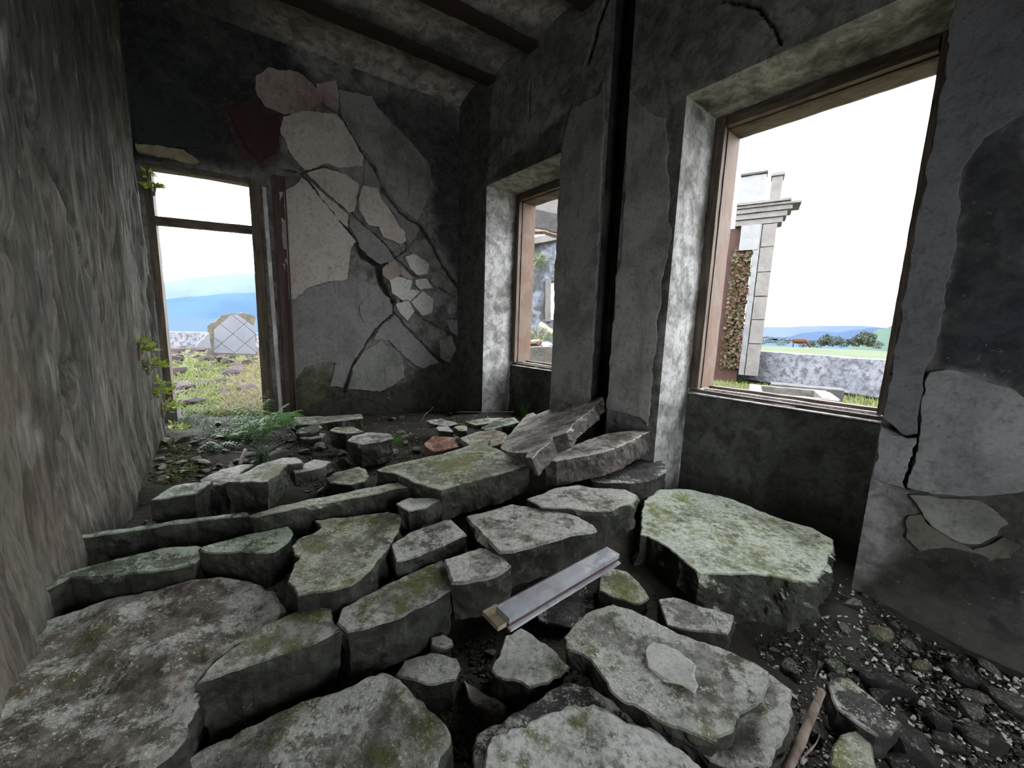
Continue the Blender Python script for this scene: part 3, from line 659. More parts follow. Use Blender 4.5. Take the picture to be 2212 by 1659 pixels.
ceiling = add('ceiling', V, Fq.tolist(), M['ceiling'], col=c, smooth=True); tag(ceiling, kind='structure')
M['iron2'] = simple('rusty_beam', (.035, .022, .018), .6, .8, 8)
for k in range(1, 8):
    O = np.array([*(CORNER - (k * BS + .07) * dB - 4.2 * dA), CEIL - .035])
    xv = 4.2
    Vb, Fb = rough_box(O, np.array([*dA, 0]) * (xv + .0), np.array([*dB, 0]) * .13, UPV * .05, .06, .008, .004, k)
    o = add('ceiling_beam', Vb, Fb, M['iron2'], parent=ceiling)

# ---- windows: wooden frames without glass
def window(name, u0, u1):
    w = empty(name, B3((u0 + u1) / 2, .8, .4)); tag(w, kind='structure')
    fw, fd = .075, .20
    def bx(nm, ua, ub, za, zb, oa, ob, mt, amp=.003): 
        Vb, Fb = rough_box(B3(ua, za, .4 + oa), dB3 * (ub - ua), nB3 * (ob - oa), UPV * (zb - za), .03, amp, .004, ua * 7)
        return add(nm, Vb, Fb, M[mt], parent=w)
    bx('frame_jamb', u1 - fw, u1 - .002, .83, HD - .002, 0, .05, 'wood'); bx('frame_jamb', u1 - fw - .006, u1 - .012, .83, HD - .01, .05, .25, 'wood_red')
    bx('frame_jamb', u0 + .002, u0 + fw, .83, HD - .002, 0, .05, 'wood'); bx('frame_jamb', u0 + .012, u0 + fw + .006, .83, HD - .01, .05, .25, 'wood_red')
    bx('frame_head', u0 + fw, u1 - fw, HD - .08, HD - .002, 0, .05, 'wood_h'); bx('frame_head', u0 + fw, u1 - fw, HD - .088, HD - .01, .05, .25, 'wood_h')
    bx('sill_board', u0 + .002, u1 - .002, .785, .80, -.012, .26, 'wood_pale'); bx('sill_rail', u0 + .003, u1 - .003, .80, .825, .02, .06, 'wood_h')
    bx('sill_rail', u0 + .07, u1 - .07, .80, .835, .10, .14, 'wood_pale'); bx('sill_rail', u0 + .07, u1 - .07, .80, .85, .18, .24, 'wood_h')
    return w
window('window_1', *W1); window('window_2', *W2)

# ---- doorway
door = empty('door_1', A3((DV0 + DV1) / 2, .28, .1)); tag(door, kind='structure')
def dbx(nm, va, vb, za, zb, oa, ob, mt, shear=0.0, amp=.003, parent=door, sz=0.0):
    Vb, Fb = rough_box(A3(va, za, oa), dA3 * (vb - va) + UPV * sz, w_ * (ob - oa), UPV * (zb - za) + dA3 * shear, .03, amp, .004, va * 5)
    return add(nm, Vb, Fb, M[mt], parent=parent)
dbx('frame_jamb', -2.835, -2.745, .26, 2.46, .02, .14, 'wood'); dbx('frame_jamb', -2.08, -1.98, .26, 2.54, .0, .14, 'wood')
dbx('frame_head', -2.83, -1.99, 2.44, 2.53, .02, .14, 'wood_h', sz=.035)
dbx('transom_bar', -2.76, -2.06, 2.00, 2.075, .03, .11, 'wood_h', sz=.03)
M['footing'] = simple('concrete_footing', (.15, .15, .13), .4, .85, 14)
dbx('jamb_footing', -2.86, -2.72, .2, .46, -.02, .16, 'footing', amp=.006)
o = dbx('peeled_casing', -1.945, -1.905, .28, 2.45, -.035, -.015, 'wood_pale', shear=-.035, amp=.006)
M['wood_brown'] = wood_mat('red_brown_painted_wood', (.10, .062, .052), (.055, .035, .03))
dbx('casing_board', -1.885, -1.80, .25, 2.58, -.025, .03, 'wood_brown'); dbx('casing_moulding', -1.80, -1.78, .25, 2.58, -.045, .0, 'wood_brown')
dbx('casing_moulding', -1.905, -1.885, .25, 2.56, -.02, .03, 'wood_brown')
M['hinge'] = simple('old_steel', (.3, .29, .28), .4, .5)
dbx('latch_plate', -2.084, -2.076, .80, .95, .04, .10, 'hinge', amp=0)
# broken lintel splinter above the frame
P2 = PLA.poly(p1((297,318),(345,322),(400,330),(428,352),(418,357),(360,342),(300,332)))
s2, D2, F2 = slab_mesh(P2, .05, .015, .006, .003, .002, 3.3, 0, .003, lv=2)
V2 = PLA.at(s2[:, 0], s2[:, 1], 0.0); V2[:, :2] -= (.07 - D2)[:, None] * nA
add('splintered_lintel', V2, F2, M['raw_wood'], parent=door)

# ================================================================== RUBBLE: large slabs
N_ = 'stone_slab'
def SL(px, z0, gx, gy, th, mat, label, **kw): return stone_slab(kw.pop('name', N_), px, z0, gx, gy, th, S[mat], label, **kw)
# far ledge and back pieces
SL(c4((1460,742),(1600,690),(2030,610),(2210,560),(2330,500),(2450,480)) + c5((560,480),(700,540),(865,600),(900,630),(650,720),(520,750),(190,838)) + c4((1790,850),(1600,765)), .46, .02, .0, .17, 'green', 'broad flat green slab with a clean straight front edge, left of the leaning slab', top=.003, bev=.004)
SL(c5((660,505),(760,370),(880,240),(930,225),(950,245),(1120,180),(1240,140),(1430,75),(1480,110),(1400,190),(1250,310),(1190,380),(1080,420),(1040,480),(980,530),(920,590),(870,585),(885,548),(800,548),(730,540)), .56, .42, -.12, .10, 'pink', 'tilted pinkish slab leaning up against the pier between the windows', top=.003, bev=.004)
SL(c5((1020,600),(1280,475),(1500,392),(1830,355),(1860,370),(1740,430),(1590,500),(1480,540),(1110,605)), .515, .08, -.02, .15, 'pink', 'flat pinkish slab with a rough right end at the foot of the pier', top=.003, bev=.005, taper=-.05)
SL(c5((1300,700),(1600,690),(1800,600),(1960,560),(1990,700),(1900,760),(1700,800),(1400,780)), .30, 0, 0, .22, 'dark', 'dark rough block wedged under the flat pinkish slab by the pier', top=.01)
SL(c4((360,1130),(480,1090),(850,990),(1250,920),(1740,832),(1800,870),(1500,930),(1200,985),(870,1040),(620,1110),(390,1142)), .41, .0, .0, .16, 'green', 'long narrow green beam-like block running to the broad flat slab', bev=.004)
SL(c1((420,402),(760,345),(1080,300),(1350,272),(1372,288),(1080,314),(760,360),(440,418)), .375, 0, 0, .15, 'dkgreen', 'long low dark green edging stone against the left wall', bev=.004, taper=0)
SL(c4((170,862),(300,780),(470,690),(690,680),(702,702),(560,800),(490,842)), .50, .0, .03, .16, 'green', 'cube-like mossy block with a squared corner behind the long beam block', cat='stone block', name='stone_block', bev=.004, taper=.15)
SL(c1((830,205),(950,130),(1150,95),(1105,140),(1070,168),(880,197)), .44, .0, .03, .2, 'dkgreen', 'dark slanting block left of the cube-like mossy block', cat='stone block', name='stone_block')
SL(c1((1090,110),(1200,50),(1290,22),(1385,22),(1300,60),(1240,110),(1120,150)), .40, 0, .03, .2, 'brown', 'reddish brown rock between the slanting block and the cube-like block', cat='rock', name='rock', top=.015, edge=.012)
SL(c4((720,742),(920,640),(1060,665),(980,720),(760,775)), .40, 0, 0, .07, 'pale', 'pale wedge slab lying behind the cube-like mossy block')
SL(c4((480,682),(640,632),(760,625),(805,650),(790,682),(700,692)), .44, 0, 0, .06, 'pale', 'small white-topped slab just behind the cube-like mossy block')
SL(c4((1030,812),(1120,752),(1310,705),(1360,740),(1390,790),(1350,850),(1230,878),(1060,850)), .33, 0, 0, .05, 'green', 'rounded flat yellow-green stone behind the long beam block', cat='rock', name='rock')
SL(c4((1210,492),(1260,450),(1400,420),(1560,430),(1612,470),(1500,500),(1330,522)), .44, 0, 0, .16, 'grey', 'dark grey squared block standing in the dirt near the back wall', cat='stone block', name='stone_block')
SL(c4((1060,405),(1100,375),(1250,370),(1350,405),(1200,430)), .42, 0, 0, .13, 'green', 'green-topped stone at the foot of the back wall', cat='rock', name='rock')
SL(c4((1880,520),(1950,455),(2120,460),(2170,545),(1960,585)), .40, .0, .1, .09, 'rust', 'rust-red broken stone in front of the back wall corner', cat='rock', name='rock')
SL(c5((345,430),(480,385),(620,365),(720,400),(690,470),(560,500),(430,480)), .43, 0, .02, .12, 'tan', 'pinkish tan broken stone between the red stone and the leaning slab', cat='rock', name='rock')
SL(c5((155,350),(175,335),(250,335),(292,382),(180,372)), .40, 0, .08, .05, 'white', 'small white-topped stone behind the red stone', cat='rock', name='rock')
SL(c5((295,348),(330,338),(392,340),(392,375),(340,378)), .39, 0, .08, .05, 'green', 'small greenish stone right of the small white-topped stone', cat='rock', name='rock')
SL(c5((385,300),(560,268),(690,262),(640,290),(470,332)), .38, 0, .03, .04, 'green', 'thin green plaster slab below the far window', name='plaster_slab')
SL(c5((510,352),(620,290),(780,265),(822,300),(700,335),(560,372)), .39, 0, .05, .08, 'dkgreen', 'dark mossy stone below the far window behind the leaning slab', cat='rock', name='rock')
SL(c5((80,290),(200,275),(340,310),(240,330),(120,310)), .36, 0, .05, .04, 'grey', 'thin grey slab close to the back wall corner')
SL(c4((760,410),(950,345),(990,372),(960,400),(800,420)), .36, 0, 0, .12, 'dark', 'dark rough stone against the back wall beside the fern', cat='rock', name='rock', top=.012)
SL(c4((760,430),(900,415),(1020,420),(980,460),(820,470)), .32, 0, 0, .1, 'brown', 'brown low stone in front of the back wall beside the fern', cat='rock', name='rock', top=.012)
SL(c4((740,290),(950,285),(1330,262),(1340,300),(1100,330),(950,345),(760,350)), .33, 0, 0, .1, 'grey', 'low broken plaster ledge along the foot of the back wall', name='plaster_ledge', cat='ledge')
# middle rows
SL(c2((200,312),(350,290),(480,270),(600,255),(672,272),(660,340),(610,440),(560,510),(480,590),(380,660),(250,692),(120,712),(70,640),(90,560),(125,520),(80,460),(110,420),(200,380),(240,350)), .345, .02, .02, .15, 'green', 'large mossy green slab with a scalloped left edge', edge=.009, taper=-.03)
SL(c2((645,232),(720,192),(885,190),(800,242),(710,266)), .40, 0, 0, .13, 'white', 'small pointed white-topped block beside the broad flat green slab', bev=.004)
SL(c1((180,690),(250,640),(350,585),(640,512),(880,462),(1060,450),(1075,500),(1060,545),(900,566),(650,592),(380,616),(220,700)), .335, 0, 0, .16, 'dkgreen', 'long dark green block with white lichen streaks against the left wall', bev=.005)
SL(c1((1085,462),(1300,400),(1560,345),(1592,390),(1560,440),(1490,490),(1420,500),(1270,490),(1110,485)), .34, 0, 0, .15, 'dkgreen', 'dark green block with a notched right edge between two mossy slabs', bev=.005)
SL(c2((615,442),(700,390),(900,320),(945,315),(1030,390),(900,440),(720,520),(640,540),(622,480)), .335, 0, 0, .13, 'grey', 'brownish lichen-spotted slab right of the large mossy slab')
SL(c5((890,912),(1100,840),(1280,800),(1400,820),(1650,840),(1750,882),(1700,940),(1540,1005),(1300,990),(1000,970)), .37, 0, 0, .17, 'pale', 'pale slab with dark stripes in front of the flat pinkish slab')
SL(c2((1030,290),(1280,222),(1450,255),(1600,275),(1720,330),(1730,352),(1600,390),(1400,440),(1290,475),(1220,475),(1130,400)), .35, 0, 0, .17, 'pale', 'pale grey slab with a cracked crust, in the middle of the floor', bev=.009)
SL(c2((930,592),(915,522),(1090,460),(1150,470),(1270,560),(1180,602),(1000,642),(945,640)), .315, 0, 0, .17, 'pale', 'small pitted pale block behind the left end of the wooden moulding', bev=.009, cat='stone block', name='stone_block')
SL(c2((350,790),(500,720),(700,612),(890,535),(915,560),(960,670),(880,720),(700,810),(500,880),(380,906),(328,870)), .28, 0, .0, .20, 'mix', 'long mottled grey block in the centre with a tall green front face')
SL(c1((1425,895),(1560,822),(1780,757),(1800,790),(1815,850),(1850,885),(1700,962),(1500,1042),(1300,1117),(1165,1155),(1080,1190),(1170,1080),(1380,935)), .275, 0, 0, .22, 'mix', 'wet ridge-shaped slab between the brown boulder slab and the centre block')
SL(c1((95,1005),(260,832),(600,722),(900,652),(1200,612),(1330,622),(1470,690),(1512,780),(1500,850),(1380,925),(1150,1070),(1050,1180),(1000,1260),(970,1470),(850,1570),(560,1700),(300,1950),(-150,1950),(-100,1400)), .27, .0, .04, .25, 'brown', 'huge brown boulder-like slab filling the lower left corner', edge=.01, top=.02, bev=.015, res=.015)
# foreground
SL(c2((-380,1560),(0,1372),(300,1262),(560,1165),(640,1195),(780,1290),(870,1400),(932,1520),(880,1590),(800,1700),(700,1950),(-500,1950),(-560,1680)), .14, .03, .06, .2, 'mix', 'large grey-green slab at the bottom edge, left of the dark gap', edge=.01, top=.012, bev=.012, res=.014)
SL(c2((640,1130),(700,1062),(830,1022),(960,1060),(990,1110),(960,1170),(860,1200),(720,1170)), .10, 0, 0, .14, 'grey', 'small flat grey stone below the centre block', cat='rock', name='rock', top=.01)
SL(c2((830,970),(890,950),(950,975),(960,1010),(880,1025),(840,1005)), .10, 0, .1, .1, 'pale', 'fist-sized pale stone tucked under the centre block', cat='rock', name='rock', top=.01)
SL(c2((1245,930),(1330,890),(1500,1010),(1600,1100),(1540,1160),(1390,1205),(1340,1180),(1200,1172),(1175,1120),(1210,1050)), .13, -.05, .1, .16, 'white', 'white crusted stone in front of the wooden moulding', cat='rock', name='rock', edge=.01, top=.01)
SL(c2((1080,1560),(1110,1470),(1190,1395),(1440,1270),(1560,1205),(1700,1215),(1800,1290),(1950,1420)) + c3((330,1450),(520,1600),(700,1750),(-100,1950)) + c2((1200,1950),(1100,1700)), .115, .0, .02, .2, 'dark', 'dark rock bed under the white slab at the bottom edge', edge=.01, top=.012, cat='rock', name='rock')
SL(c2((1135,1560),(1160,1500),(1250,1450),(1330,1440),(1400,1385),(1560,1302),(1680,1280),(1780,1330),(1860,1390)) + c3((200,1380),(300,1450),(420,1520),(500,1590),(640,1730),(-100,1900)) + c2((1200,1900),(1140,1680)), .15, .0, .02, .05, 'white', 'large white and green crusted slab at the bottom edge', edge=.012, top=.008, bev=.006, res=.013)
SL(c3((20,1090),(160,1250),(420,1420),(560,1530),(760,1570),(880,1560),(940,1420),(985,1290),(985,1180),(880,1100),(700,1180),(300,1150)), .105, 0, 0, .2, 'grey', 'lower layer of grey stone under the large right-hand slab', edge=.01, top=.012)
SL(c2((1560,930),(1640,842),(1730,800),(1830,768)) + c3((50,740),(180,790),(290,850),(450,920),(650,980),(760,1030),(878,1105),(860,1190),(800,1250),(730,1290),(680,1380),(600,1410),(588,1460),(400,1380),(250,1290),(150,1240),(60,1180)) + c2((1700,1060),(1575,1000)), .17, 0, .03, .08, 'mix', 'large slab right of centre with a white plaster patch on top', edge=.008, top=.008, res=.013)
SL(c3((310,722),(380,700),(440,720),(530,760),(690,800),(650,890),(500,875),(340,840)), .125, .04, .05, .16, 'grey', 'smooth pale grey block between the two big right-hand slabs', cat='stone block', name='stone_block')
SL(c3((-10,560),(60,545),(130,560),(220,650),(250,700),(200,730),(60,700),(-10,665)), .12, 0, .08, .15, 'green', 'green-tinged stone under the right end of the wooden moulding', cat='rock', name='rock')
SL(c3((205,375),(232,200),(262,150),(380,136),(480,142),(700,200),(850,258),(1100,340),(1205,400),(1210,460),(1150,560),(1138,620),(1000,612),(880,577),(750,577),(620,582),(510,585),(450,530),(350,440),(250,380)), .185, -.02, .0, .24, 'big', 'huge square green and white slab below the near window', edge=.008, top=.006, res=.013, taper=-.04, side=.024)
SL(c3((1190,1150),(1240,1125),(1300,1135),(1430,1230),(1560,1350),(1500,1430),(1440,1420),(1250,1290)), .035, 0, .05, .1, 'dark', 'long dark stone on the rubble beside the broken stick', cat='rock', name='rock')
SL(c3((1215,1480),(1260,1420),(1330,1405),(1400,1470),(1422,1600),(1300,1610),(1200,1560)), .0, 0, 0, .08, 'green', 'ribbed green-grey fragment at the bottom right by the stick', cat='rock', name='rock')
SL(c2((1690,640),(1740,620),(1720,700),(1700,880),(1560,900),(1420,860),(1400,800),(1560,720)), .02, 0, 0, .12, 'dark', 'dark stone in the pit under the wooden moulding', cat='rock', name='rock', top=.015)
SL(c2((1010,1180),(1090,1240),(1250,1330),(1200,1370),(1120,1330),(1050,1280)), .02, .1, 0, .05, 'pink', 'reddish tile shard deep in the dark gap at the bottom', cat='tile', name='tile_shard')
SL(c2((1000,1240),(1050,1290),(1130,1370),(1080,1440),(1010,1400),(985,1310)), -.03, 0, 0, .06, 'rust', 'brown stone below the reddish tile shard in the gap', cat='rock', name='rock')
# plaster patch on the right slab and a crust piece
pp = [o_ for o_ in bpy.data.objects if o_.get('label', '').startswith('large slab right of centre')][0]
stone_slab('plaster_patch', c3((235,985),(270,935),(330,950),(400,985),(440,1040),(480,1060),(462,1110),(505,1160),(495,1205),(420,1160),(330,1130),(250,1075)), .18, 0, .03, .012, M['white'], None, edge=.006, top=.001, parent=pp, bev=.002)

# ================================================================== wooden moulding plank
def plank():
    a = at_z(1071, 1308, .39); b_ = at_z(1311, 1179, .36); c_ = at_z(1112, 1330, .385)
    ax = b_ - a; L = np.linalg.norm(ax); ax /= L; sd = c_ - a; sd -= ax * (sd @ ax); W_ = np.linalg.norm(sd); sd /= W_; up = np.cross(sd, ax)
    if up[2] < 0: up = -up
    e = empty('wood_moulding', (a + b_) / 2 - UPV * .05, 'silver grey wooden moulding plank lying across the slabs', 'plank')
    def bx(nm, s0, s1, h0, h1, l0, l1, mt):
        Vb, Fb = rough_box(a + ax * l0 + sd * s0 + up * h0, ax * (l1 - l0), sd * (s1 - s0), up * (h1 - h0), .02, .0012, .002, s0)
        return add(nm, Vb, Fb, M[mt], parent=e)
    bx('plank_board', 0, W_, -.022, 0, 0, L, 'plank'); bx('plank_rabbet', W_ * .6, W_ - .004, -.040, -.022, .004, L * 1.0, 'plank_red'); bx('plank_bead', W_ - .012, W_ + .008, -.046, -.034, .004, L * 1.01, 'plank')
    o = bx('broken_end', -.03, W_ * .8, -.042, -.023, -.03, .03, 'raw_wood'); o['label'] = 'raw splintered wood end'
    bx('plank_backing', -.025, W_ * .6, -.042, -.023, .03, L * .99, 'plank_red')
plank()
# stick and twigs
def stick(name, pa, pb, r0, r1, mat, label, bend=.0, n=8, cat='stick'):
    pa, pb = np.array(pa), np.array(pb); pts = []
    for i in range(n):
        t = i / (n - 1); p = pa * (1 - t) + pb * t; p = p + np.array([math.sin(t * 9 + r0 * 99), math.cos(t * 7), 0]) * bend; pts.append(p)
    Vt, Ft = tube(pts, [r0 + (r1 - r0) * i / (n - 1) + .0008 * math.sin(i * 5) for i in range(n)], 7)
    return tag(add(name, Vt, Ft, mat, smooth=True), label, cat)
stick('broken_stick', at_z(1776, 1494, .06), at_z(1700, 1668, .03), .0115, .014, M['stick'], 'weathered broken stick lying at the bottom right', .002, 14)
stick('twig', at_z(1769, 1430, .02), at_z(1757, 1480, .0), .002, .0012, M['stick'], 'thin pale twig above the broken stick', .004, cat='twig')
stick('twig', at_z(1772, 1590, .03), at_z(1730, 1645, .04), .002, .003, M['stick'], 'thin twig crossing right of the broken stick', .004, cat='twig')
stick('twig', at_z(1800, 1400, .02), at_z(1778, 1415, .0), .0015, .001, M['stick'], 'tiny forked twig among the gravel beside the huge square slab', .003, cat='twig')
stick('timber_lath', at_z(530, 972, .42), at_z(517, 1006, .40), .012, .012, M['stick'], 'short pale lath standing left of the dark grass tuft', 0, cat='lath')
stick('long_twig', on_floor(985, 908) + UPV * .09, at_z(1110, 890, .36), .006, .004, M['stick'], 'long thin branch lying below the far window', .01, cat='branch')
stick('iron_rod', on_floor(870, 893) + UPV * .05, on_floor(940, 891) + UPV * .05, .01, .01, M['iron'], 'short dark rod lying against the back wall', 0, cat='rod')
stick('twig', on_floor(905, 935) + UPV * .1, on_floor(935, 905) + UPV * .14, .003, .002, M['stick'], 'thin curved twig behind the small white-topped stone', .01, cat='twig')
stick('twig', on_floor(1102, 905) + UPV * .03, at_z(1108, 880, .45), .003, .002, M['stick'], 'short twig leaning at the foot of the far window niche', .005, cat='twig')
stick('twig', at_z(614, 911, .42), at_z(640, 945, .38), .003, .002, M['stick'], 'thin dry stalk leaning right of the fern', .003, cat='twig')

# ================================================================== loose rubble
def rock_proto(seed, n=1):
    import bmesh
    bm = bmesh.new(); bmesh.ops.create_icosphere(bm, subdivisions=2, radius=1)
    P = np.array([v.co[:] for v in bm.verts]); rs = np.random.RandomState(seed)
    for _ in range(7):                      # flat broken facets
        d = rs.randn(3); d /= np.linalg.norm(d); k = rs.uniform(.45, .8); s = P @ d; P = P - np.maximum(s - k, 0)[:, None] * d
    P = P * np.array([1, rs.uniform(.6, .95), rs.uniform(.35, .65)]); P += fbm(P + seed, 2.5, 3)[:, None] * .06 * P
    P[:, 2] -= P[:, 2].min()
    Fc = [tuple(v.index for v in f.verts) for f in bm.faces]; bm.free(); return P, Fc
PR = [rock_proto(s) for s in range(9)]
rock_me = {}
M['lava'] = simple('dark_lava_rock', (.045, .034, .034), .6, .9, 5)
def rock_at(p, size, mat, label, group, name='rubble_stone', cat='stone'):
    k = rnd.randrange(9); key = (k, mat)
    if key not in rock_me: rock_me[key] = mesh('rubble_stone', PR[k][0], PR[k][1], M['lava'] if mat == 'out' else S[mat])
    o = link(name, rock_me[key]); o.location = p; o.scale = (size, size, size * rnd.uniform(.7, 1.2)); o.rotation_euler = (rnd.uniform(-.25, .25), rnd.uniform(-.25, .25), rnd.uniform(0, 6.3))
    return tag(o, label, cat, group)
slab_polys = [(0, 0)]
LM = [(1560,1400,'beside the pale grey block'),(1720,1470,'near the tip of the broken stick'),(1850,1420,'halfway between the square slab and the wall'),(2000,1400,'at the foot of the right wall'),(1800,1330,'in front of the huge square slab'),(2130,1480,'near the right edge of the picture'),(1900,1570,'around the black porous lump'),(2080,1620,'in the bottom right corner'),(1740,1620,'beside the broken stick'),
 (640,1000,'in front of the grass tuft'),(750,1050,'behind the long beam block'),(760,930,'near the back wall'),(870,960,'around the dark squared block'),(980,930,'near the rust-red stone'),(420,980,'behind the doorway threshold'),(400,1050,'beside the left wall'),(520,960,'under the ferns'),
 (800,1480,'left of the dark gap'),(950,1420,'under the centre block'),(1050,1560,'deep in the dark gap'),(1100,1480,'beside the white crusted stone')]
ADJ = {'dark':'dark','grey':'grey','dkgreen':'greenish','green':'mossy','pink':'pinkish','brown':'brown','pale':'pale','out':'dark','white':'white','tan':'tan','rust':'red','mix':'mottled'}
def scatter(poly, n, smin, smax, mats, label, group, lift=-.008, hf=on_floor, name='rubble_stone', cat='stone'):
    P = np.array(poly, float); lo, hi = P.min(0), P.max(0); k = 0; tries = 0; placed = []
    while k < n and tries < n * 60:
        tries += 1; x, y = rnd.uniform(lo[0], hi[0]), rnd.uniform(lo[1], hi[1])
        if poly_sd(np.array([[x, y]]), P)[0] > 0: continue
        s = smin + (smax - smin) * rnd.random() ** 2.2; p = hf(x, y)
        if any((p[0] - a) ** 2 + (p[1] - b_) ** 2 < (.8 * (s + c_)) ** 2 for a, b_, c_ in placed): continue
        placed.append((p[0], p[1], s)); m_ = rnd.choice(mats); lb = label
        if label.startswith('dark lava'):
            z_ = 'just beyond the doorway threshold' if y > 855 else 'low on the grassy slope' if y > 820 else 'halfway up the grassy slope' if y > 790 else 'near the tiled wall fragment'; h_ = 'left' if x < 430 else 'right' if x > 500 else 'middle'
            lb = ('small' if s < .08 else 'medium' if s < .13 else 'large') + ' dark lava rock ' + z_ + ', ' + h_ + ' of the doorway view'
        if label.startswith('mossy lump'): lb = ('small ' if s < .032 else 'large ') + ADJ[m_] + ' mossy lump at the foot of the left wall, ' + ('nearest the doorway' if y < 985 else 'midway along the moss' if y < 1030 else 'by the slanting block')
        if label.startswith('small') and 'lump' not in label:
            z_ = min(LM, key=lambda q_: (q_[0] - x) ** 2 + (q_[1] - y) ** 2)[2]; lb = ('tiny ' if s < .028 else 'small ' if s < .045 else 'fist-sized ') + ADJ[m_] + ' stone ' + z_
        rock_at((p[0], p[1], p[2] + lift), s, m_, lb, group, name, cat); k += 1
RG = c3((760,900),(1000,900),(1200,790),(1260,600),(1420,700),(1640,900),(1900,1020),(2230,1150),(2230,1600),(1000,1600),(1000,1180),(880,1080))
RGX = c3((2230,1150),(2700,1400),(2900,2100),(1000,2100),(1000,1600),(2230,1600))
scatter(RG, 150, .016, .06, ['dark', 'grey', 'dark', 'dkgreen', 'pink'], 'small broken stone among the gravel along the right wall', 'broken stones in the gravel along the right wall')
for (x, y, s, m_, lab) in [(1700,1445,.055,'grey','grey slabby stone in front of the huge square slab'), (1800,1450,.05,'dkgreen','dark greenish stone right of the grey slabby stone'), (1905,1375,.06,'tan','tan flat stone near the right wall foot'),
   (1990,1445,.05,'tan','tan wedge stone halfway along the right gravel'), (2075,1465,.07,'dark','dark lumpy stone near the right wall'), (2170,1420,.06,'grey','grey stone at the right edge under the wall'), (1935,1500,.085,'dark','black porous lump right of the long dark stone'),
   (2180,1530,.085,'grey','large grey stone at the right edge of the picture'), (1960,1620,.10,'dark','black porous boulder at the bottom right'), (2130,1610,.06,'grey','flat grey stone in the bottom right corner'), (1840,1310,.05,'grey','greyish stone between the square slab and the right wall'), (2010,1560,.06,'dark','dark stone above the black porous boulder')]:
    rock_at(on_floor(x, y) - UPV * .01, s, m_, lab, None, 'rock', 'rock')
BG = [(640,905),(1050,895),(1080,950),(960,975),(880,1000),(790,1010),(700,1080),(630,1060),(540,1000),(420,1010),(330,1080),(340,960),(460,920)]
scatter(BG, 120, .018, .075, ['dark', 'grey', 'dkgreen', 'brown', 'pale'], 'small stone in the soil between the doorway and the far window', 'small stones in the soil at the back of the room')
scatter([(330,1090),(350,960),(440,950),(520,1000),(480,1030),(400,1060)], 45, .02, .055, ['green', 'dkgreen', 'green'], 'mossy lump of rubble along the foot of the left wall', 'mossy rubble lumps by the left wall')
GAP = c2((560,1150),(860,1200),(1000,1100),(1060,900),(1200,900),(1180,1200),(1380,1210),(1500,1200),(1180,1400),(1080,1600),(930,1600),(900,1400))
scatter(GAP, 30, .012, .035, ['dark', 'grey', 'dark'], 'small dark stone down in the gap between the foreground slabs', 'stones down in the foreground gap')
scatter([(1000,1110),(1060,1060),(1130,1060),(1090,1085),(1020,1125)], 8, .012, .02, ['white', 'pale'], 'small white plaster lump in the joint under the broad flat slab', 'white plaster lumps in the joint', lift=.1)
def chips(name, poly, n, smin, smax, mat, hf=on_floor, lift=0.0):
    P = np.array(poly, float); lo, hi = P.min(0), P.max(0); Vs, Fs, t = [], [], 0
    pr = PRC
    k = 0
    while k < n:
        x, y = rnd.uniform(lo[0], hi[0]), rnd.uniform(lo[1], hi[1])
        if poly_sd(np.array([[x, y]]), P)[0] > 0: continue
        k += 1; p = hf(x, y); Pv, Ff = pr[rnd.randrange(len(pr))]; s = smin + (smax - smin) * rnd.random() ** 2
        a = rnd.uniform(0, 6.28); c_, s_ = math.cos(a), math.sin(a); tl = rnd.uniform(-.5, .5)
        Q = Pv * s; Q = np.c_[Q[:, 0] * c_ - Q[:, 1] * s_, Q[:, 0] * s_ + Q[:, 1] * c_, Q[:, 2] + Q[:, 0] * tl]
        Vs.append(Q + np.array([p[0], p[1], p[2] + lift])); Fs += [tuple(i_ + t for i_ in f) for f in Ff]; t += len(Q)
    return add(name, np.concatenate(Vs), Fs, mat)
PRC = []
for s in range(6):
    rs = np.random.RandomState(s + 50); k = 5 + s % 2; th = np.sort(rs.rand(k)) * 6.283; rr_ = .6 + .4 * rs.rand(k)
    b0 = np.c_[np.cos(th) * rr_, np.sin(th) * rr_, np.zeros(k)]; t0 = b0 * .8 + np.array([0, 0, .35 + .2 * rs.rand()])
    PRC.append((np.concatenate([b0, t0]), [tuple(range(k, 2 * k))] + [(i_, (i_ + 1) % k, k + (i_ + 1) % k, k + i_) for i_ in range(k)]))
tag(chips('gravel', RG, 5200, .004, .014, M['chip_dark']), 'dark gravel covering the floor along the right wall', 'gravel', kind='stuff')
tag(chips('gravel', RGX, 2200, .004, .014, M['chip_dark']), 'dark gravel going on past the foot of the right wall', 'gravel', kind='stuff')
tag(chips('plaster_chips', RG, 800, .004, .016, M['chip_white'], lift=.006), 'white plaster chips strewn over the dark gravel on the right', 'plaster chips', kind='stuff')
tag(chips('gravel', BG, 3500, .006, .02, M['chip_dark']), 'dark crumbled earth and gravel at the back of the room', 'gravel', kind='stuff')
tag(chips('plaster_chips', BG, 160, .006, .016, M['chip_white'], lift=.008), 'pale chips scattered in the soil at the back of the room', 'plaster chips', kind='stuff')
tag(chips('gravel', GAP, 900, .003, .01, M['chip_dark']), 'dark grit down in the gap between the foreground slabs', 'gravel', kind='stuff')
ALLF = [(0,1659),(0,1420),(140,1210),(340,960),(640,905),(1060,900),(1440,1050),(1800,1250),(1700,1659)]
tag(chips('gravel', ALLF, 9000, .004, .017, M['chip_dark']), 'dark grit filling the joints between the slabs', 'gravel', kind='stuff')

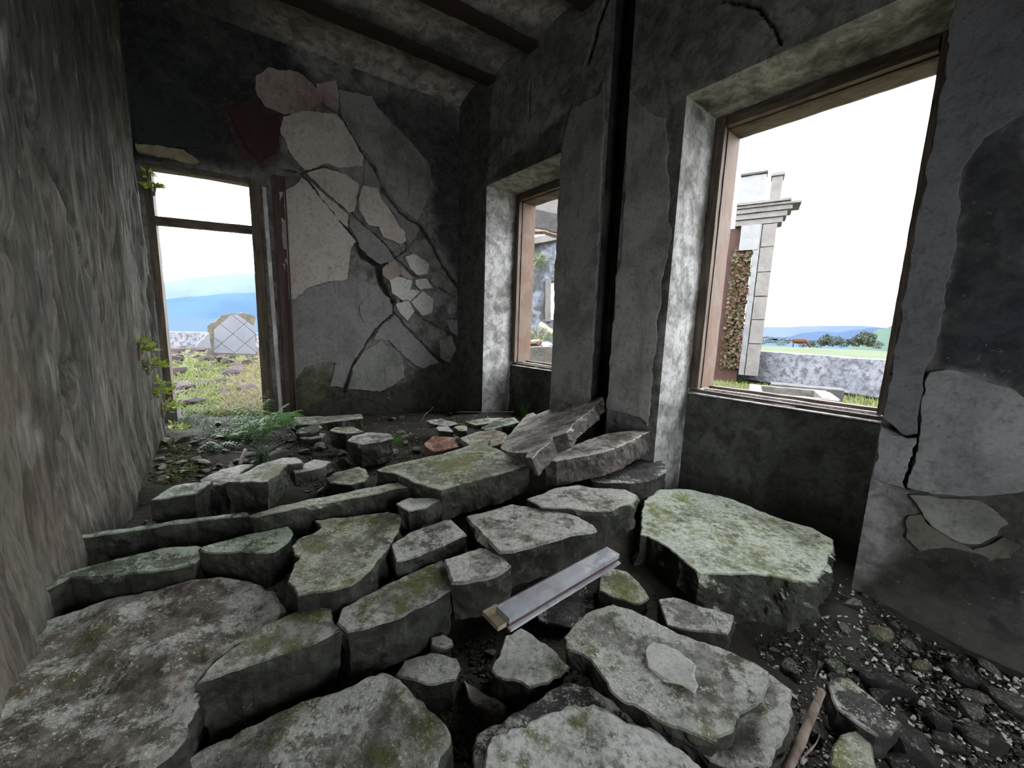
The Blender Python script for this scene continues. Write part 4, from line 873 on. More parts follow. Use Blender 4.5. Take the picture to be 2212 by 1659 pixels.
# ================================================================== plants
def frond(L, W, pairs, droop, lift, seed):
    """one fern frond in local space growing along +x"""
    rs = random.Random(seed); V, Fc = [], []; pts = []
    for i in range(pairs + 1):
        t = i / pairs; pts.append(np.array([L * t * (1 - .15 * t * droop), L * .06 * math.sin(t * 3 + seed), L * (lift * t - droop * t * t)]))
    vt, ft = tube(pts, [.0022 * (1 - .7 * i / pairs) for i in range(pairs + 1)], 3, False); V += list(vt); Fc += ft
    for i in range(1, pairs + 1):
        t = i / pairs; p = pts[i]; w = W * math.sin(math.pi * min(1, .18 + .82 * (1 - t))) * (1 - .55 * t); wd = L / pairs * .46
        for sg in (-1, 1):
            tip = p + np.array([w * .35, sg * w, -w * .25 + rs.uniform(-.1, .1) * w]); mid = p + (tip - p) * .45
            n = len(V); V += [p, mid + np.array([wd, 0, .1 * wd]), tip, mid - np.array([wd * .8, 0, -.1 * wd])]; Fc += [(n, n + 1, n + 2), (n, n + 2, n + 3)]
    return np.array(V), Fc
def fern(loc, n, L, W, mat, label, group=None, pairs=13, face=None, spread=math.pi, lift=1.25, droop=.85, cat='fern', seed=1, name='fern'):
    e = empty(name, loc, label, cat, group); rs = random.Random(seed)
    for i in range(n):
        v, f = frond(L * rs.uniform(.65, 1.1), W * rs.uniform(.8, 1.1), pairs, droop * rs.uniform(.7, 1.2), lift * rs.uniform(.6, 1.3), seed * 31 + i)
        o = link('frond', mesh('frond', v, f, mat), e); a = (face if face is not None else 0) + (rs.uniform(-spread, spread)); o.rotation_euler = (rs.uniform(-.4, .4), rs.uniform(-.15, .2), a)
    return e
fl_ = lambda x, y, z: tuple(at_z(x, y, z))
fern(fl_(575, 935, .34), 40, .30, .085, M['fern'], 'bushy green fern growing at the right side of the doorway', seed=3, pairs=11)
fern(fl_(510, 938, .32), 26, .26, .075, M['fern'], 'lower green fern in the middle of the doorway threshold', seed=5, lift=.6, pairs=11)
fern(fl_(612, 905, .36), 14, .22, .06, M['fern'], 'small green fern against the foot of the door casing', seed=8, lift=.8, pairs=10)
fern(fl_(470, 962, .32), 12, .17, .06, M['darkleaf'], 'small dark weed at the front of the threshold plants', seed=9, lift=.7, pairs=8)
def wallp(x, y, o=-.06): return tuple(PLL.at(np.array(PLL.px(x, y)[0]), np.array(PLL.px(x, y)[1]), o))
fc = math.atan2(-PLL.n[1], -PLL.n[0])
def leafbush(loc, n, R_, h, mat, label, cat, name, seed, leaf=.05):
    rs = random.Random(seed); e = empty(name, loc, label, cat); V, Fc = [], []; sv, sf_ = [], []
    for i_ in range(n):
        a = rs.uniform(0, 6.28); r_ = R_ * rs.random() ** .5; z_ = h * rs.random() * (1 - .5 * (r_ / R_)); p = np.array([math.cos(a) * r_, math.sin(a) * r_, z_]); d = np.array([math.cos(a + rs.uniform(-.8, .8)), math.sin(a + rs.uniform(-.8, .8)), rs.uniform(-.2, .9)]); d /= np.linalg.norm(d); t = np.cross(d, [rs.gauss(0, .4), rs.gauss(0, .4), 1]); t /= np.linalg.norm(t); l = leaf * rs.uniform(.6, 1.3); k0 = len(V)
        V += [p, p + d * l * .5 + t * l * .25, p + d * l, p + d * l * .5 - t * l * .25]; Fc.append((k0, k0 + 1, k0 + 2, k0 + 3))
    for i_ in range(9):
        a = rs.uniform(0, 6.28); v_, f_ = tube([(0, 0, -.05), (math.cos(a) * R_ * .4, math.sin(a) * R_ * .4, h * .5), (math.cos(a) * R_ * .8, math.sin(a) * R_ * .8, h * .85)], [.006, .004, .002], 4); n0 = len(sv); sv += list(v_); sf_ += [tuple(q_ + n0 for q_ in f) for f in f_]
    link('foliage', mesh('foliage', np.array(V), Fc, mat), e); link('stem', mesh('stem', np.array(sv), sf_, M['stick']), e); return e
for (x, y, n, R_, h, lab, sd) in [(300,372,22,.03,.03,'tiny lime green fern at the top of the left wall edge',11), (312,398,60,.05,.05,'small lime fern against the top of the door frame',12), (275,745,90,.07,.10,'lime fern sprouting from the left wall at sill height',13),
    (300,785,110,.08,.06,'lime fern just below the sill-height fern on the left wall',14), (315,835,150,.09,.13,'thick lime fern clump low on the left wall edge',15), (332,875,110,.08,.10,'trailing lime fern beside the door footing',16), (356,925,90,.10,.08,'lowest lime fern at the foot of the left wall edge',17)]:
    q_ = np.array(wallp(x, y, -.05)) - np.array([0, 0, h * .5]); leafbush(tuple(q_), n, R_, h, M['fern_lime'], lab, 'fern', 'fern', sd, .044)
def blades(loc, n, L, w, mat, label, cat, group=None, seed=0, name='grass_tuft', spread=.7):
    rs = random.Random(seed); V, Fc = [], []
    for i in range(n):
        a = rs.uniform(0, 6.28); l = L * rs.uniform(.6, 1.1); out = rs.uniform(.2, spread); b0 = np.array([rs.gauss(0, L * .12), rs.gauss(0, L * .12), 0]); d = np.array([math.cos(a), math.sin(a), 0]); sdv = np.array([-d[1], d[0], 0]) * w
        k0 = len(V)
        for t in (0, .35, .7, 1): 
            p = b0 + d * l * out * t * t * 1.3 + UPV * l * (t - .45 * out * t * t); ww = sdv * (1 - t * .85); V += [p - ww, p + ww]
        for q_ in range(3): Fc.append((k0 + 2 * q_, k0 + 2 * q_ + 1, k0 + 2 * q_ + 3, k0 + 2 * q_ + 2))
    o = link(name, mesh(name, np.array(V), Fc, mat)); o.location = loc; return tag(o, label, cat, group)
blades(fl_(568, 1000, .36), 110, .16, .003, M['darkleaf'], 'dark green grass tuft with arching blades behind the cube-like block', 'grass', seed=2, spread=1.0)
blades(fl_(860, 960, .32), 30, .09, .005, M['fern'], 'small leafy weed right of the dark grey squared block', 'weed', seed=4, name='weed')
blades(B3(1.25, .79, .44), 40, .11, .006, M['fern_lime'], 'bright green weed growing on the sill of the far window', 'weed', seed=5, name='weed', spread=1.2)
blades(B3(1.75, .25, .3), 26, .22, .004, M['fern'], 'thin weed climbing at the foot of the far window parapet', 'weed', seed=6, name='weed')
blades(fl_(680, 915, .3), 20, .08, .004, M['darkleaf'], 'little weed sprig at the foot of the back wall', 'weed', seed=7, name='weed')
grass_in = [(400,900),(560,880),(600,905),(560,935),(430,945)]
rs = random.Random(77); V, Fc = [], []
for i_ in range(260):
    x, y = rs.uniform(380, 1060), rs.uniform(900, 1010); p = on_floor(x, y); a = rs.uniform(0, 6.28); l = rs.uniform(.03, .12); v_, f_ = tube([p + UPV * .006, p + np.array([math.cos(a) * l * .5, math.sin(a) * l * .5, .018 + rs.uniform(0, .02)]), p + np.array([math.cos(a + .3) * l, math.sin(a + .3) * l, .006])], [.0022, .002, .001], 4); n0 = len(V); V += list(v_); Fc += [tuple(q_ + n0 for q_ in f) for f in f_]
tag(add('twig_litter', np.array(V), Fc, M['stick']), 'litter of thin dry twigs on the soil at the back of the room', 'twigs', kind='stuff')
# moss by the left wall
def mossf(x, y): return on_floor(x, y)
tag(chips('moss', [(310,1095),(345,940),(430,955),(450,1000),(380,1060),(330,1095)], 2600, .008, .024, M['moss']), 'olive moss cushions along the foot of the left wall', 'moss', kind='stuff')

# ================================================================== OUTSIDE
OP = np.array([(-3.2,3.9,.27),(-4,4.6,.27),(-6,7,.28),(-8,10,.3),(-12,14,.1),(-18,14,0),(0,7,.15),(-1,10,.3),(2,4.2,-.15),(4,5,-.12),(6,6,-.1),(8,11,-.1),(10,7,-.1),(14,10,-.1),(4,12,0),(-10,4,.1),(5,1,-.1),(0,-10,-.1),(-8,-4,0)])
def oh(x, y):
    w = 0; s = 0
    for a, b_, h in OP: k = 1.0 / ((x - a) ** 2 + (y - b_) ** 2 + .3) ** 1.5; w = w + k; s = s + k * h
    return s / w
def on_out(px, py):
    z = .1
    for _ in range(8): p = at_z(px, py, z); z = float(oh(p[0], p[1]))
    return at_z(px, py, z)
ox = np.concatenate([np.arange(-30, -12, .6), np.arange(-12, 14, .18), np.arange(14, 32, .6)]); oy = np.concatenate([np.arange(-14, 1, .6), np.arange(1, 16, .18), np.arange(16, 22, .6)])
GX, GY = np.meshgrid(ox, oy, indexing='ij'); P = np.c_[GX.ravel(), GY.ravel(), 0 * GX.ravel()]
hzz = oh(P[:, 0], P[:, 1]) + .05 * fbm(P, .9, 4) + .02 * fbm(P, 5, 2)
V = np.c_[P[:, :2], hzz]; i, j = np.meshgrid(np.arange(len(ox) - 1), np.arange(len(oy) - 1), indexing='ij'); a = (i * len(oy) + j).ravel(); Fq = np.stack([a, a + len(oy), a + len(oy) + 1, a + 1], 1)
cen = V[Fq].mean(1)[:, :2]; ins = ((cen - PLA.P) @ nA < .05) & ((cen - PLB.P) @ nB < .5) & ((cen - PLL.P) @ PLL.n < .1)
k = NT('rough_turf', .9, .2); co = k.coord((1, 1, 1), False); n1 = k.noise(co, 1.3, 8, .7); n2 = k.noise(co, 20, 4, .6)
c = k.mix(k.ramp(n1, .4, .58), (.055, .07, .02), (.075, .058, .042)); c = k.mix(k.ramp(n2, .3, .7), k.mix(.5, c, (.5, .5, .4), 'MULTIPLY'), c); k.base(c); k.bump(n2, .8, .03)
tag(add('ground', V, Fq[~ins].tolist(), k.m, smooth=True), kind='structure')

def grass_field(name, polys, n, L, w, mat, label, hf=on_out, seed=0):
    rs = random.Random(seed); V, Fc = [], []; P = np.array(polys, float); lo, hi = P.min(0), P.max(0); c_ = 0
    while c_ < n:
        x, y = rs.uniform(lo[0], hi[0]), rs.uniform(lo[1], hi[1])
        if poly_sd(np.array([[x, y]]), P)[0] > 0: continue
        c_ += 1; p = hf(x, y)
        for i in range(7):
            a = rs.uniform(0, 6.28); l = L * rs.uniform(.4, 1.2); d = np.array([math.cos(a), math.sin(a), 0]); s_ = np.array([-d[1], d[0], 0]) * w; b0 = p + np.array([rs.gauss(0, .03), rs.gauss(0, .03), -.01]); k0 = len(V)
            V += [b0 - s_, b0 + s_, b0 + d * l * .25 + UPV * l * .6 + s_ * .7, b0 + d * l * .25 + UPV * l * .6 - s_ * .7, b0 + d * l * .7 + UPV * l * .9]; Fc += [(k0, k0 + 1, k0 + 2, k0 + 3), (k0 + 3, k0 + 2, k0 + 4)]
    return tag(add(name, np.array(V), Fc, mat), label, 'grass', kind='stuff')
grass_field('grass', [(385,925),(380,890),(560,875),(640,890),(600,930),(470,950)], 240, .05, .004, M['darkleaf'], 'short green weeds on the doorway threshold', hf=on_floor, seed=9)
DOORG = [(355,905),(365,760),(440,752),(560,755),(600,900)]
grass_field('grass', DOORG, 1500, .10, .006, M['grass'], 'lush green grass between the rocks outside the doorway', seed=1)
grass_field('grass', [(480,900),(500,790),(560,760),(600,890)], 350, .14, .005, M['grass_dry'], 'dry reddish grass stalks at the right side of the doorway view', seed=2)
grass_field('grass', [(1540,850),(1545,790),(1620,785),(1740,812),(1910,850),(1910,900),(1700,880)], 700, .13, .007, M['grass'], 'green grass around the concrete tank outside the near window', seed=3)
grass_field('grass', [(1140,780),(1140,745),(1215,745),(1215,790)], 250, .12, .008, M['grass'], 'weeds in front of the ruined wing seen through the far window', seed=4)
PLN = [(x_, y_) for x_, y_ in ((365,890),(368,755),(450,748),(560,752),(560,860),(470,870))]
scatter(PLN, 230, .045, .23, ['out'], 'dark lava rock lying in the grass outside the doorway', 'lava rocks outside the doorway', lift=-.02, hf=on_out, name='lava_rock', cat='rock')
for (x, y, s, lab) in [(530,755,.17,'largest lava rock below the tiled wall fragment'), (490,768,.14,'lava rock left of the largest one below the tiled fragment'), (425,775,.16,'low lava rock in the middle of the slope outside')]:
    rock_at(on_out(x, y) - UPV * .03, s, 'out', lab, None, 'lava_rock', 'rock')
M['bushl'] = leaf_mat('outdoor_leaf', (.05, .085, .015), (.10, .14, .03))
leafbush(tuple(on_out(1575, 822)), 420, .32, .42, M['bushl'], 'leafy green bush at the foot of the ivy-covered pillar', 'bush', 'bush', 21, .07)
leafbush(tuple(on_out(1650, 828)), 260, .35, .22, M['bushl'], 'low green plant left of the concrete tank', 'plant', 'plant', 22, .06)
leafbush(tuple(at_depth(1150, 575, 8.2)), 260, .3, .32, M['bushl'], 'green plant rooted on top of the ruined wing wall', 'plant', 'plant', 23, .07)
leafbush(tuple(at_depth(1165, 735, 7.4)), 260, .35, .3, M['bushl'], 'green weeds below the fallen timber in the ruined wing', 'plant', 'plant', 24, .06)
# tiled wall fragment outside the doorway
M['tile'] = simple('pale_blue_tile', (.14, .145, .17), .2, .35, 5, .5)
M['rubble_out'] = simple('outdoor_masonry', (.10, .09, .07), .6, .9, 9)
M['whitewash'] = simple('stained_whitewash', (.50, .50, .52), .55, .85, 3)
DT = 9.5
fr = empty('wall_fragment', at_depth(505, 762, DT), 'fallen wall fragment faced with diagonal pale tiles outside the doorway', 'wall fragment')
def dpt(x, y, d): return at_depth(x, y, d)
def panel(name, px, d, thick, mat, parent, res=.06, edge=.01, yaw=None):
    """upright slab at distance d facing the camera side"""
    c0 = dpt(*np.mean(px, 0), d); n2 = c0[:2] / np.linalg.norm(c0[:2])
    if yaw: cs_, sn_ = math.cos(yaw), math.sin(yaw); n2 = np.array([n2[0] * cs_ - n2[1] * sn_, n2[0] * sn_ + n2[1] * cs_])
    pl = Plane(c0[:2], np.array([n2[1], -n2[0]]), n2); s3, D3, F3 = slab_mesh([pl.px(*p) for p in px], thick, res, edge, .003, .01, px[0][0] * .1, 0, .004, lv=2)
    V3 = pl.at(s3[:, 0], s3[:, 1], 0.0) ; V3[:, :2] += D3[:, None] * pl.n
    a, b_, c_ = [V3[i] for i in F3[0][:3]]
    if np.cross(b_ - a, c_ - a)[:2] @ pl.n > 0: F3 = [f[::-1] for f in F3]
    return add(name, V3, F3, mat, parent=parent), pl
_, plT = panel('masonry_core', [(447,765),(449,705),(470,690),(480,680),(500,676),(530,678),(549,682),(553,770)], DT + .03, .4, M['rubble_out'], fr, .05, .02)
# tiles laid diagonally, clipped to the pentagon
pent = [plT.px(*p) for p in ((462,762),(462,712),(500,679),(512,679),(551,706),(553,765))]
def clip(poly, other):
    out = poly
    A_ = np.array(other); area = ((np.roll(A_, -1, 0)[:, 0] - A_[:, 0]) * (np.roll(A_, -1, 0)[:, 1] + A_[:, 1])).sum()
    if area > 0: A_ = A_[::-1]
    for i in range(len(A_)):
        a, b_ = A_[i], A_[(i + 1) % len(A_)]; nn = np.array([-(b_ - a)[1], (b_ - a)[0]]); res_ = []
        for k2 in range(len(out)):
            p, q_ = out[k2], out[(k2 + 1) % len(out)]; dp, dq = (p - a) @ nn, (q_ - a) @ nn
            if dp >= 0: res_.append(p)
            if dp * dq < 0: res_.append(p + (q_ - p) * dp / (dp - dq))
        out = res_
        if len(out) < 3: return []
    return out
def tiles(pl, region, parent, size, ang, c0, mat, off=-.01, gap=.004, name='tile'):
    for i in range(-9, 10):
        for j in range(-9, 10):
            q_ = [np.array(((i + a) * size + (gap if a == 0 else -gap) / 1, (j + b2) * size + (gap if b2 == 0 else -gap))) for a, b2 in ((0, 0), (1, 0), (1, 1), (0, 1))]
            cs_, sn_ = math.cos(ang), math.sin(ang); q_ = [np.array((c0[0] + p[0] * cs_ - p[1] * sn_, c0[1] + p[0] * sn_ + p[1] * cs_)) for p in q_]
            r_ = clip(q_, region)
            if len(r_) < 3: continue
            r_ = np.array(r_); A_ = abs(((np.roll(r_, -1, 0)[:, 0] - r_[:, 0]) * (np.roll(r_, -1, 0)[:, 1] + r_[:, 1])).sum()) / 2
            if A_ < .002: continue
            n = len(r_); f_ = pl.at(r_[:, 0], r_[:, 1], off - rnd.uniform(0, .003)); bk = pl.at(r_[:, 0], r_[:, 1], off + .02)
            add(name, np.concatenate([f_, bk]), [tuple(range(n)), tuple(range(2 * n - 1, n - 1, -1))] + [(i_, i_ + n, (i_ + 1) % n + n, (i_ + 1) % n) for i_ in range(n)], mat, parent=parent)
tiles(plT, pent, fr, .27, math.radians(45), pent[2], M['tile'])
fr2 = empty('wall_fragment', at_depth(440, 748, DT - .3), 'small leaning tiled fragment left of the larger tiled wall fragment', 'wall fragment')
_, plT2 = panel('masonry_core', [(420,752),(449,722),(452,720),(454,752)], DT - .3, .12, M['tile'], fr2, .05, .01)

# boundary wall toward the sea
def long_wall(name, pxa, pxb, zt_h, thick, mat, label, da, db, htop):
    a = at_depth(*pxa, da); b_ = at_depth(*pxb, db); L = np.linalg.norm(b_[:2] - a[:2]); d2 = (b_ - a)[:2] / L; n2 = np.array([d2[1], -d2[0]])
    if n2 @ a[:2] < 0: n2 = -n2
    s = lin([0, L], .12); zs = np.linspace(0, 1, 9); V, Fc, C_ = [], [], []
    prof = [(0, -.8), (0, -.4), (0, -.2), (0, 0), (.5, .015), (1, 0), (1, -.8)]
    for u in s:
        t = u / L; base = a * (1 - t) + b_ * t
        for (dd, hh) in prof:
            p = np.array([base[0] + n2[0] * dd * thick, base[1] + n2[1] * dd * thick, base[2] + hh]); V.append(p)
    V = np.array(V); V += .02 * np.stack([fbm(V, 3, 3), fbm(V + 4, 3, 3), fbm(V + 8, 3, 3)], 1); m_ = len(prof)
    for i_ in range(len(s) - 1):
        for j_ in range(m_ - 1): Fc.append((i_ * m_ + j_, i_ * m_ + j_ + 1, (i_ + 1) * m_ + j_ + 1, (i_ + 1) * m_ + j_))
    return tag(add(name, V, Fc, mat), label, 'wall')
k = NT('whitewashed_boundary_wall', .9, .2); co = k.coord((1, 1, 1), False); n1 = k.noise(co, 2.5, 10, .7); n2 = k.noise(co, 9, 8, .7)
k.base(k.mix(k.ramp(n2, .45, .6), k.mix(k.ramp(n1, .4, .6), (.19, .19, .22), (.13, .135, .16)), (.075, .075, .088))); k.bump(n2, .7, .04); MW = k.m
long_wall('boundary_wall', (300,716), (640,722), 0, .35, MW, 'low boundary wall with dark coping toward the sea beyond the doorway', 17, 19, 0)
long_wall('stone_wall', (1540,752), (2080,790), 0, .45, MW, 'whitewashed rubble stone wall across the meadow beyond the near window', 13.2, 11.2, 0)

# sea and hills
k = NT('sea_water', .25, .5); k.b.inputs['Specular IOR Level'].default_value = 0; k.base((.048, .072, .10)); MS = k.m
V, Fc = boxpts((-14000, 60, -24), (28000, 0, 0), (0, 20000, 0), (0, 0, -1)); tag(add('sea', V, Fc, MS), 'calm pale blue sea beyond the land', 'sea', kind='stuff')
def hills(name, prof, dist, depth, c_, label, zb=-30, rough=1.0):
    k = NT(name + '_painted_haze', .95, .0); co = k.coord((1, 1, 1), False); n1 = k.noise(co, .0015 * rough, 8, .6); k.base(k.mix(k.ramp(n1, .35, .65), c_, tuple(x * .86 for x in c_)))  # distance haze is painted into each hill's base colour
    V, Fc = [], []; m_ = 7; xs = []
    for i_ in range(len(prof) - 1):
        (x0, y0), (x1, y1) = prof[i_], prof[i_ + 1]
        for t in np.linspace(0, 1, 12, endpoint=False): xs.append((x0 + (x1 - x0) * t, y0 + (y1 - y0) * (t * t * (3 - 2 * t))))
    xs.append(prof[-1])
    for (x, y) in xs:
        top = at_depth(x, y, dist); dr = top[:2] / np.linalg.norm(top[:2])
        for j_ in range(m_):
            t = j_ / (m_ - 1); s_ = math.sin(math.pi * t / 1.0); off = (t - .5) * depth; hz_ = zb + (top[2] - zb) * s_ ** .8
            V.append([top[0] + dr[0] * off, top[1] + dr[1] * off, hz_])
    V = np.array(V); V[:, 2] += fbm(V, .004, 4) * 6 * (V[:, 2] > zb + 1)
    for i_ in range(len(xs) - 1):
        for j_ in range(m_ - 1): Fc.append((i_ * m_ + j_, i_ * m_ + j_ + 1, (i_ + 1) * m_ + j_ + 1, (i_ + 1) * m_ + j_))
    return tag(add(name, V, Fc, k.m, smooth=True), label, 'hill')
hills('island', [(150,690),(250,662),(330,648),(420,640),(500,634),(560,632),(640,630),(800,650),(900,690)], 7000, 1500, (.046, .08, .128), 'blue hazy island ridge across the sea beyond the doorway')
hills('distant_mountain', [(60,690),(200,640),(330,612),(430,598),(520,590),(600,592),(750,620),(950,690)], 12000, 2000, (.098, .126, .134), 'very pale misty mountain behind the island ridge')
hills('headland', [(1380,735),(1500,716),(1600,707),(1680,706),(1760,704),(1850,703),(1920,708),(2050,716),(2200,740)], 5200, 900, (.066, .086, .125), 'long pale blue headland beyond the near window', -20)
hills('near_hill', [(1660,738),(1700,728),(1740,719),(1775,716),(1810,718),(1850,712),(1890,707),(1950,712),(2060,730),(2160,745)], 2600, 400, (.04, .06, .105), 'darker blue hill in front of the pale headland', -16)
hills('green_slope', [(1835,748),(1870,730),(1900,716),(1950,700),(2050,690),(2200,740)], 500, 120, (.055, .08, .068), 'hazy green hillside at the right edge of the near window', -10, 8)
# meadow beyond the stone wall
V, Fc = [], []
ths = np.linspace(azi(1480, 740), azi(2150, 760), 40); rs_ = np.concatenate([np.linspace(12.5, 40, 18), np.linspace(45, 220, 10)])
for th in ths:
    for r_ in rs_:
        x, y = math.sin(th) * r_, math.cos(th) * r_; z = (.52 if r_ < 32 else .52 - (r_ - 32) * .035) - .35 * sstep(.9, 1.1, th) ; V.append([x, y, float(z) + .05 * math.sin(x * .3) + .04 * math.sin(y * .5)])
nr = len(rs_)
for i_ in range(len(ths) - 1):
    for j_ in range(nr - 1): Fc.append((i_ * nr + j_, (i_ + 1) * nr + j_, (i_ + 1) * nr + j_ + 1, i_ * nr + j_ + 1))
tag(add('meadow', np.array(V), Fc, simple('meadow_turf', (.033, .05, .014), .4, .9, .4, .2, .03), smooth=True), 'green meadow rising behind the whitewashed stone wall', 'meadow')
def tree(x, y, dist, h, w, label, seed, group=None):
    base = at_depth(x, y, dist); rs = random.Random(seed); t = empty('tree', base, label, 'tree', group)
    V0, F0 = tube([base, base + UPV * h * .5, base + UPV * h * .75 + np.array([w * .05, 0, 0])], [h * .04, h * .03, h * .015], 6); add('trunk', V0, F0, M['stick'], parent=t)
    V, Fc = [], []
    for i_ in range(900):
        d = np.array([rs.gauss(0, 1), rs.gauss(0, 1), rs.gauss(0, 1)]); d /= np.linalg.norm(d); rr_ = rs.uniform(.5, 1) ** .5
        p = base + np.array([d[0] * w * .5 * rr_, d[1] * w * .5 * rr_, h * .5 + d[2] * h * .46 * rr_]); p[2] = max(p[2], base[2] + .03); p = p + .08 * w * np.array([math.sin(p[2] * 9 / h), math.cos(p[0] * 9 / w), math.sin(p[0] * 7 / w)])
        s_ = h * .055; a = np.array([rs.gauss(0, 1) for _ in range(3)]); a /= np.linalg.norm(a); b2 = np.cross(a, d); b2 /= np.linalg.norm(b2) + 1e-6; n = len(V)
        V += [p - a * s_, p + b2 * s_ * .6, p + a * s_, p - b2 * s_ * .6]; Fc.append((n, n + 1, n + 2, n + 3))
    add('crown', np.array(V), Fc, M['tree'], parent=t)
DTR = 60
for (x, y, h, w, lab) in [(1868,749,1.9,1.9,'tallest dark tree on the meadow skyline beyond the near window'), (1845,750,1.2,1.4,'dark bush left of the tallest tree on the skyline'), (1800,749,1.3,1.7,'dark tree in the middle of the row on the skyline'), (1780,749,1.5,1.3,'dark tree left of the middle one on the skyline'),
    (1760,750,1.0,1.8,'low dark bush near the left of the skyline row'), (1740,751,.8,1.6,'leftmost low bush of the skyline row'), (1822,750,1.0,1.5,'low bush between the middle tree and the taller group'), (1890,753,.9,1.6,'low bush right of the tallest tree'), (1650,744,1.0,2.4,'tiny bush left of the brown cow'), (1690,746,.9,2.0,'tiny bush just left of the brown cow'), (1618,742,.9,1.8,'tiny bush beside the ruined pillar on the skyline')]:
    tree(x, y, DTR, h, w, lab, int(x), None)
# cow grazing
cb = at_depth(1724, 751, 48); cw = empty('cow', cb, 'reddish brown cow grazing on the meadow', 'cow')
hd = np.array([cb[1], -cb[0], 0]) / math.hypot(cb[0], cb[1])
CV, CF = tube([cb + hd * s_ + UPV * z_ for s_, z_ in ((-.62, .62), (-.5, .68), (-.2, .66), (.15, .66), (.42, .7), (.6, .62), (.78, .38), (.92, .16), (1.0, .08))], [.06, .22, .27, .28, .24, .16, .1, .1, .05], 10)
legs = [tube([cb + hd * s_ + np.array([q_ * hd[1], -q_ * hd[0], 0]) + UPV * .55, cb + hd * (s_ + .03) + np.array([q_ * hd[1], -q_ * hd[0], 0]) + UPV * .3, cb + hd * s_ + np.array([q_ * hd[1], -q_ * hd[0], 0])], [.09, .05, .04], 6) for s_ in (-.45, .38) for q_ in (-.1, .1)]
CJ = join([(CV, CF)] + legs); add('body', CJ[0], CJ[1], simple('cow_hide', (.05, .02, .012), .2), parent=cw, smooth=True)

# concrete tank outside the near window
M['concrete_dark'] = simple('dark_weathered_concrete', (.055, .052, .054), .5, .85, 5); M['concrete'] = simple('stained_concrete', (.12, .11, .10), .65, .85, 7)
tp = [at_z(*q_, .36)[:2] for q_ in ((1668, 821), (1855, 837), (1826, 843))]; ax_ = (tp[2] - at_z(1666, 829, .36)[:2]); Lx = np.linalg.norm(ax_); ax_ = ax_ / Lx; ay_ = np.array([-ax_[1], ax_[0]])
if ay_[1] < 0: ay_ = -ay_
o2 = at_z(1666, 829, .36)[:2]; tk = empty('concrete_tank', (*o2, -.12), 'low concrete tank with a raised dark block behind an open basin', 'tank')
def tbx(nm, a, b_, c_, d_, z0_, z1_, mt, amp=.01):
    Vb, Fb = rough_box(np.array([*(o2 + ax_ * a + ay_ * c_), z0_]), np.array([*ax_, 0]) * (b_ - a), np.array([*ay_, 0]) * (d_ - c_), UPV * (z1_ - z0_), .08, amp, .008, a); return add(nm, Vb, Fb, M[mt], parent=tk)
tbx('tank_block', 0, Lx, 0, .45, .15, .36, 'concrete_dark'); tbx('block_base', .05, Lx - .05, .04, .42, -.15, .15, 'concrete')
tbx('basin_rim', -.35, Lx - .25, -.16, -.0, -.15, .33, 'concrete'); tbx('basin_rim', -.35, -.15, -1.1, -.16, -.15, .33, 'concrete'); tbx('basin_rim', Lx - .45, Lx - .22, -1.1, -.16, -.15, .33, 'concrete'); tbx('basin_rim', -.35, Lx - .25, -1.25, -1.1, -.15, .33, 'concrete'); tbx('basin_floor', -.3, Lx - .3, -1.15, -.1, -.16, -.1, 'concrete_dark')

# ruined corner pillar with cornice (near window view)
DP = 12.0
M['stone_pale'] = simple('pale_ashlar', (.13, .12, .115), .35, .85, 3); M['wall_tile'] = simple('white_square_tile', (.13, .13, .135), .25, .4, 4, .5)
pb = at_depth(1622, 808, DP); pil = empty('ruined_pillar', (pb[0], pb[1], -.1), 'ruined corner pillar with moulded cornice outside the near window', 'ruin')
rt = np.array([pb[1], -pb[0]]) / math.hypot(pb[0], pb[1]); fwv = np.array([pb[0], pb[1]]) / math.hypot(pb[0], pb[1])
rt3 = np.array([*rt, 0]); fw3 = np.array([*fwv, 0]); mpx = DP / F / 1.0
scale_ = np.linalg.norm(at_depth(1640, 808, DP) - at_depth(1622, 808, DP)) / 18.0      # metres per px near the pillar
def pzz(y, x=1622): return at_depth(x, y, DP)[2]
def pbx(nm, xa, xb, ya, yb, da, db, mt, parent=pil, amp=.01, label=None):
    """xa..xb and ya..yb measured along the pillar, da..db metres behind its face"""
    Vb, Fb = rough_box(np.array([*pb[:2], pzz(yb)]) + rt3 * (xa * scale_) + fw3 * da, rt3 * ((xb - xa) * scale_), fw3 * (db - da), UPV * (pzz(ya) - pzz(yb)), .12, amp, .008, xa); o = add(nm, Vb, Fb, M[mt], parent=parent)
    if label: o['label'] = label
    return o
ys = [812, 742, 690, 640, 588, 535, 486]
for i_ in range(6): pbx('ashlar_block', -14 + .3 * (i_ % 2), 16, ys[i_ + 1] + .35, ys[i_], 0, .5, 'stone_pale')
pbx('pillar_core', -29, 14, 482, 813, .08, .45, 'rubble_out', amp=.004)
pbx('tile_strip', -28, -14.5, 480, 812, .02, .06, 'wall_tile'); pbx('panel_tile', -60, -17, 478, 540, .0, .05, 'wall_tile')
for i_, (w2, y0_, y1_) in enumerate([(26, 474, 486), (33, 462, 474), (42, 452, 462), (58, 446, 452), (38, 440, 446)]): pbx('cornice_course', -75, w2, y0_, y1_, -.05 * i_, .6, 'stone_pale')
pbx('parapet_post', -8, 16, 385, 440, .1, .5, 'stone_pale'); pbx('parapet_cap', -10, 19, 378, 385, .06, .54, 'stone_pale'); pbx('parapet_wall', -75, -18, 374, 440, .15, .45, 'wall_tile'); pbx('parapet_cap', -75, -16, 368, 374, .1, .5, 'concrete_dark')
pbx('broken_brick_core', -100, -30, 486, 830, .15, .5, 'iron', label='dark broken masonry behind the tiles')
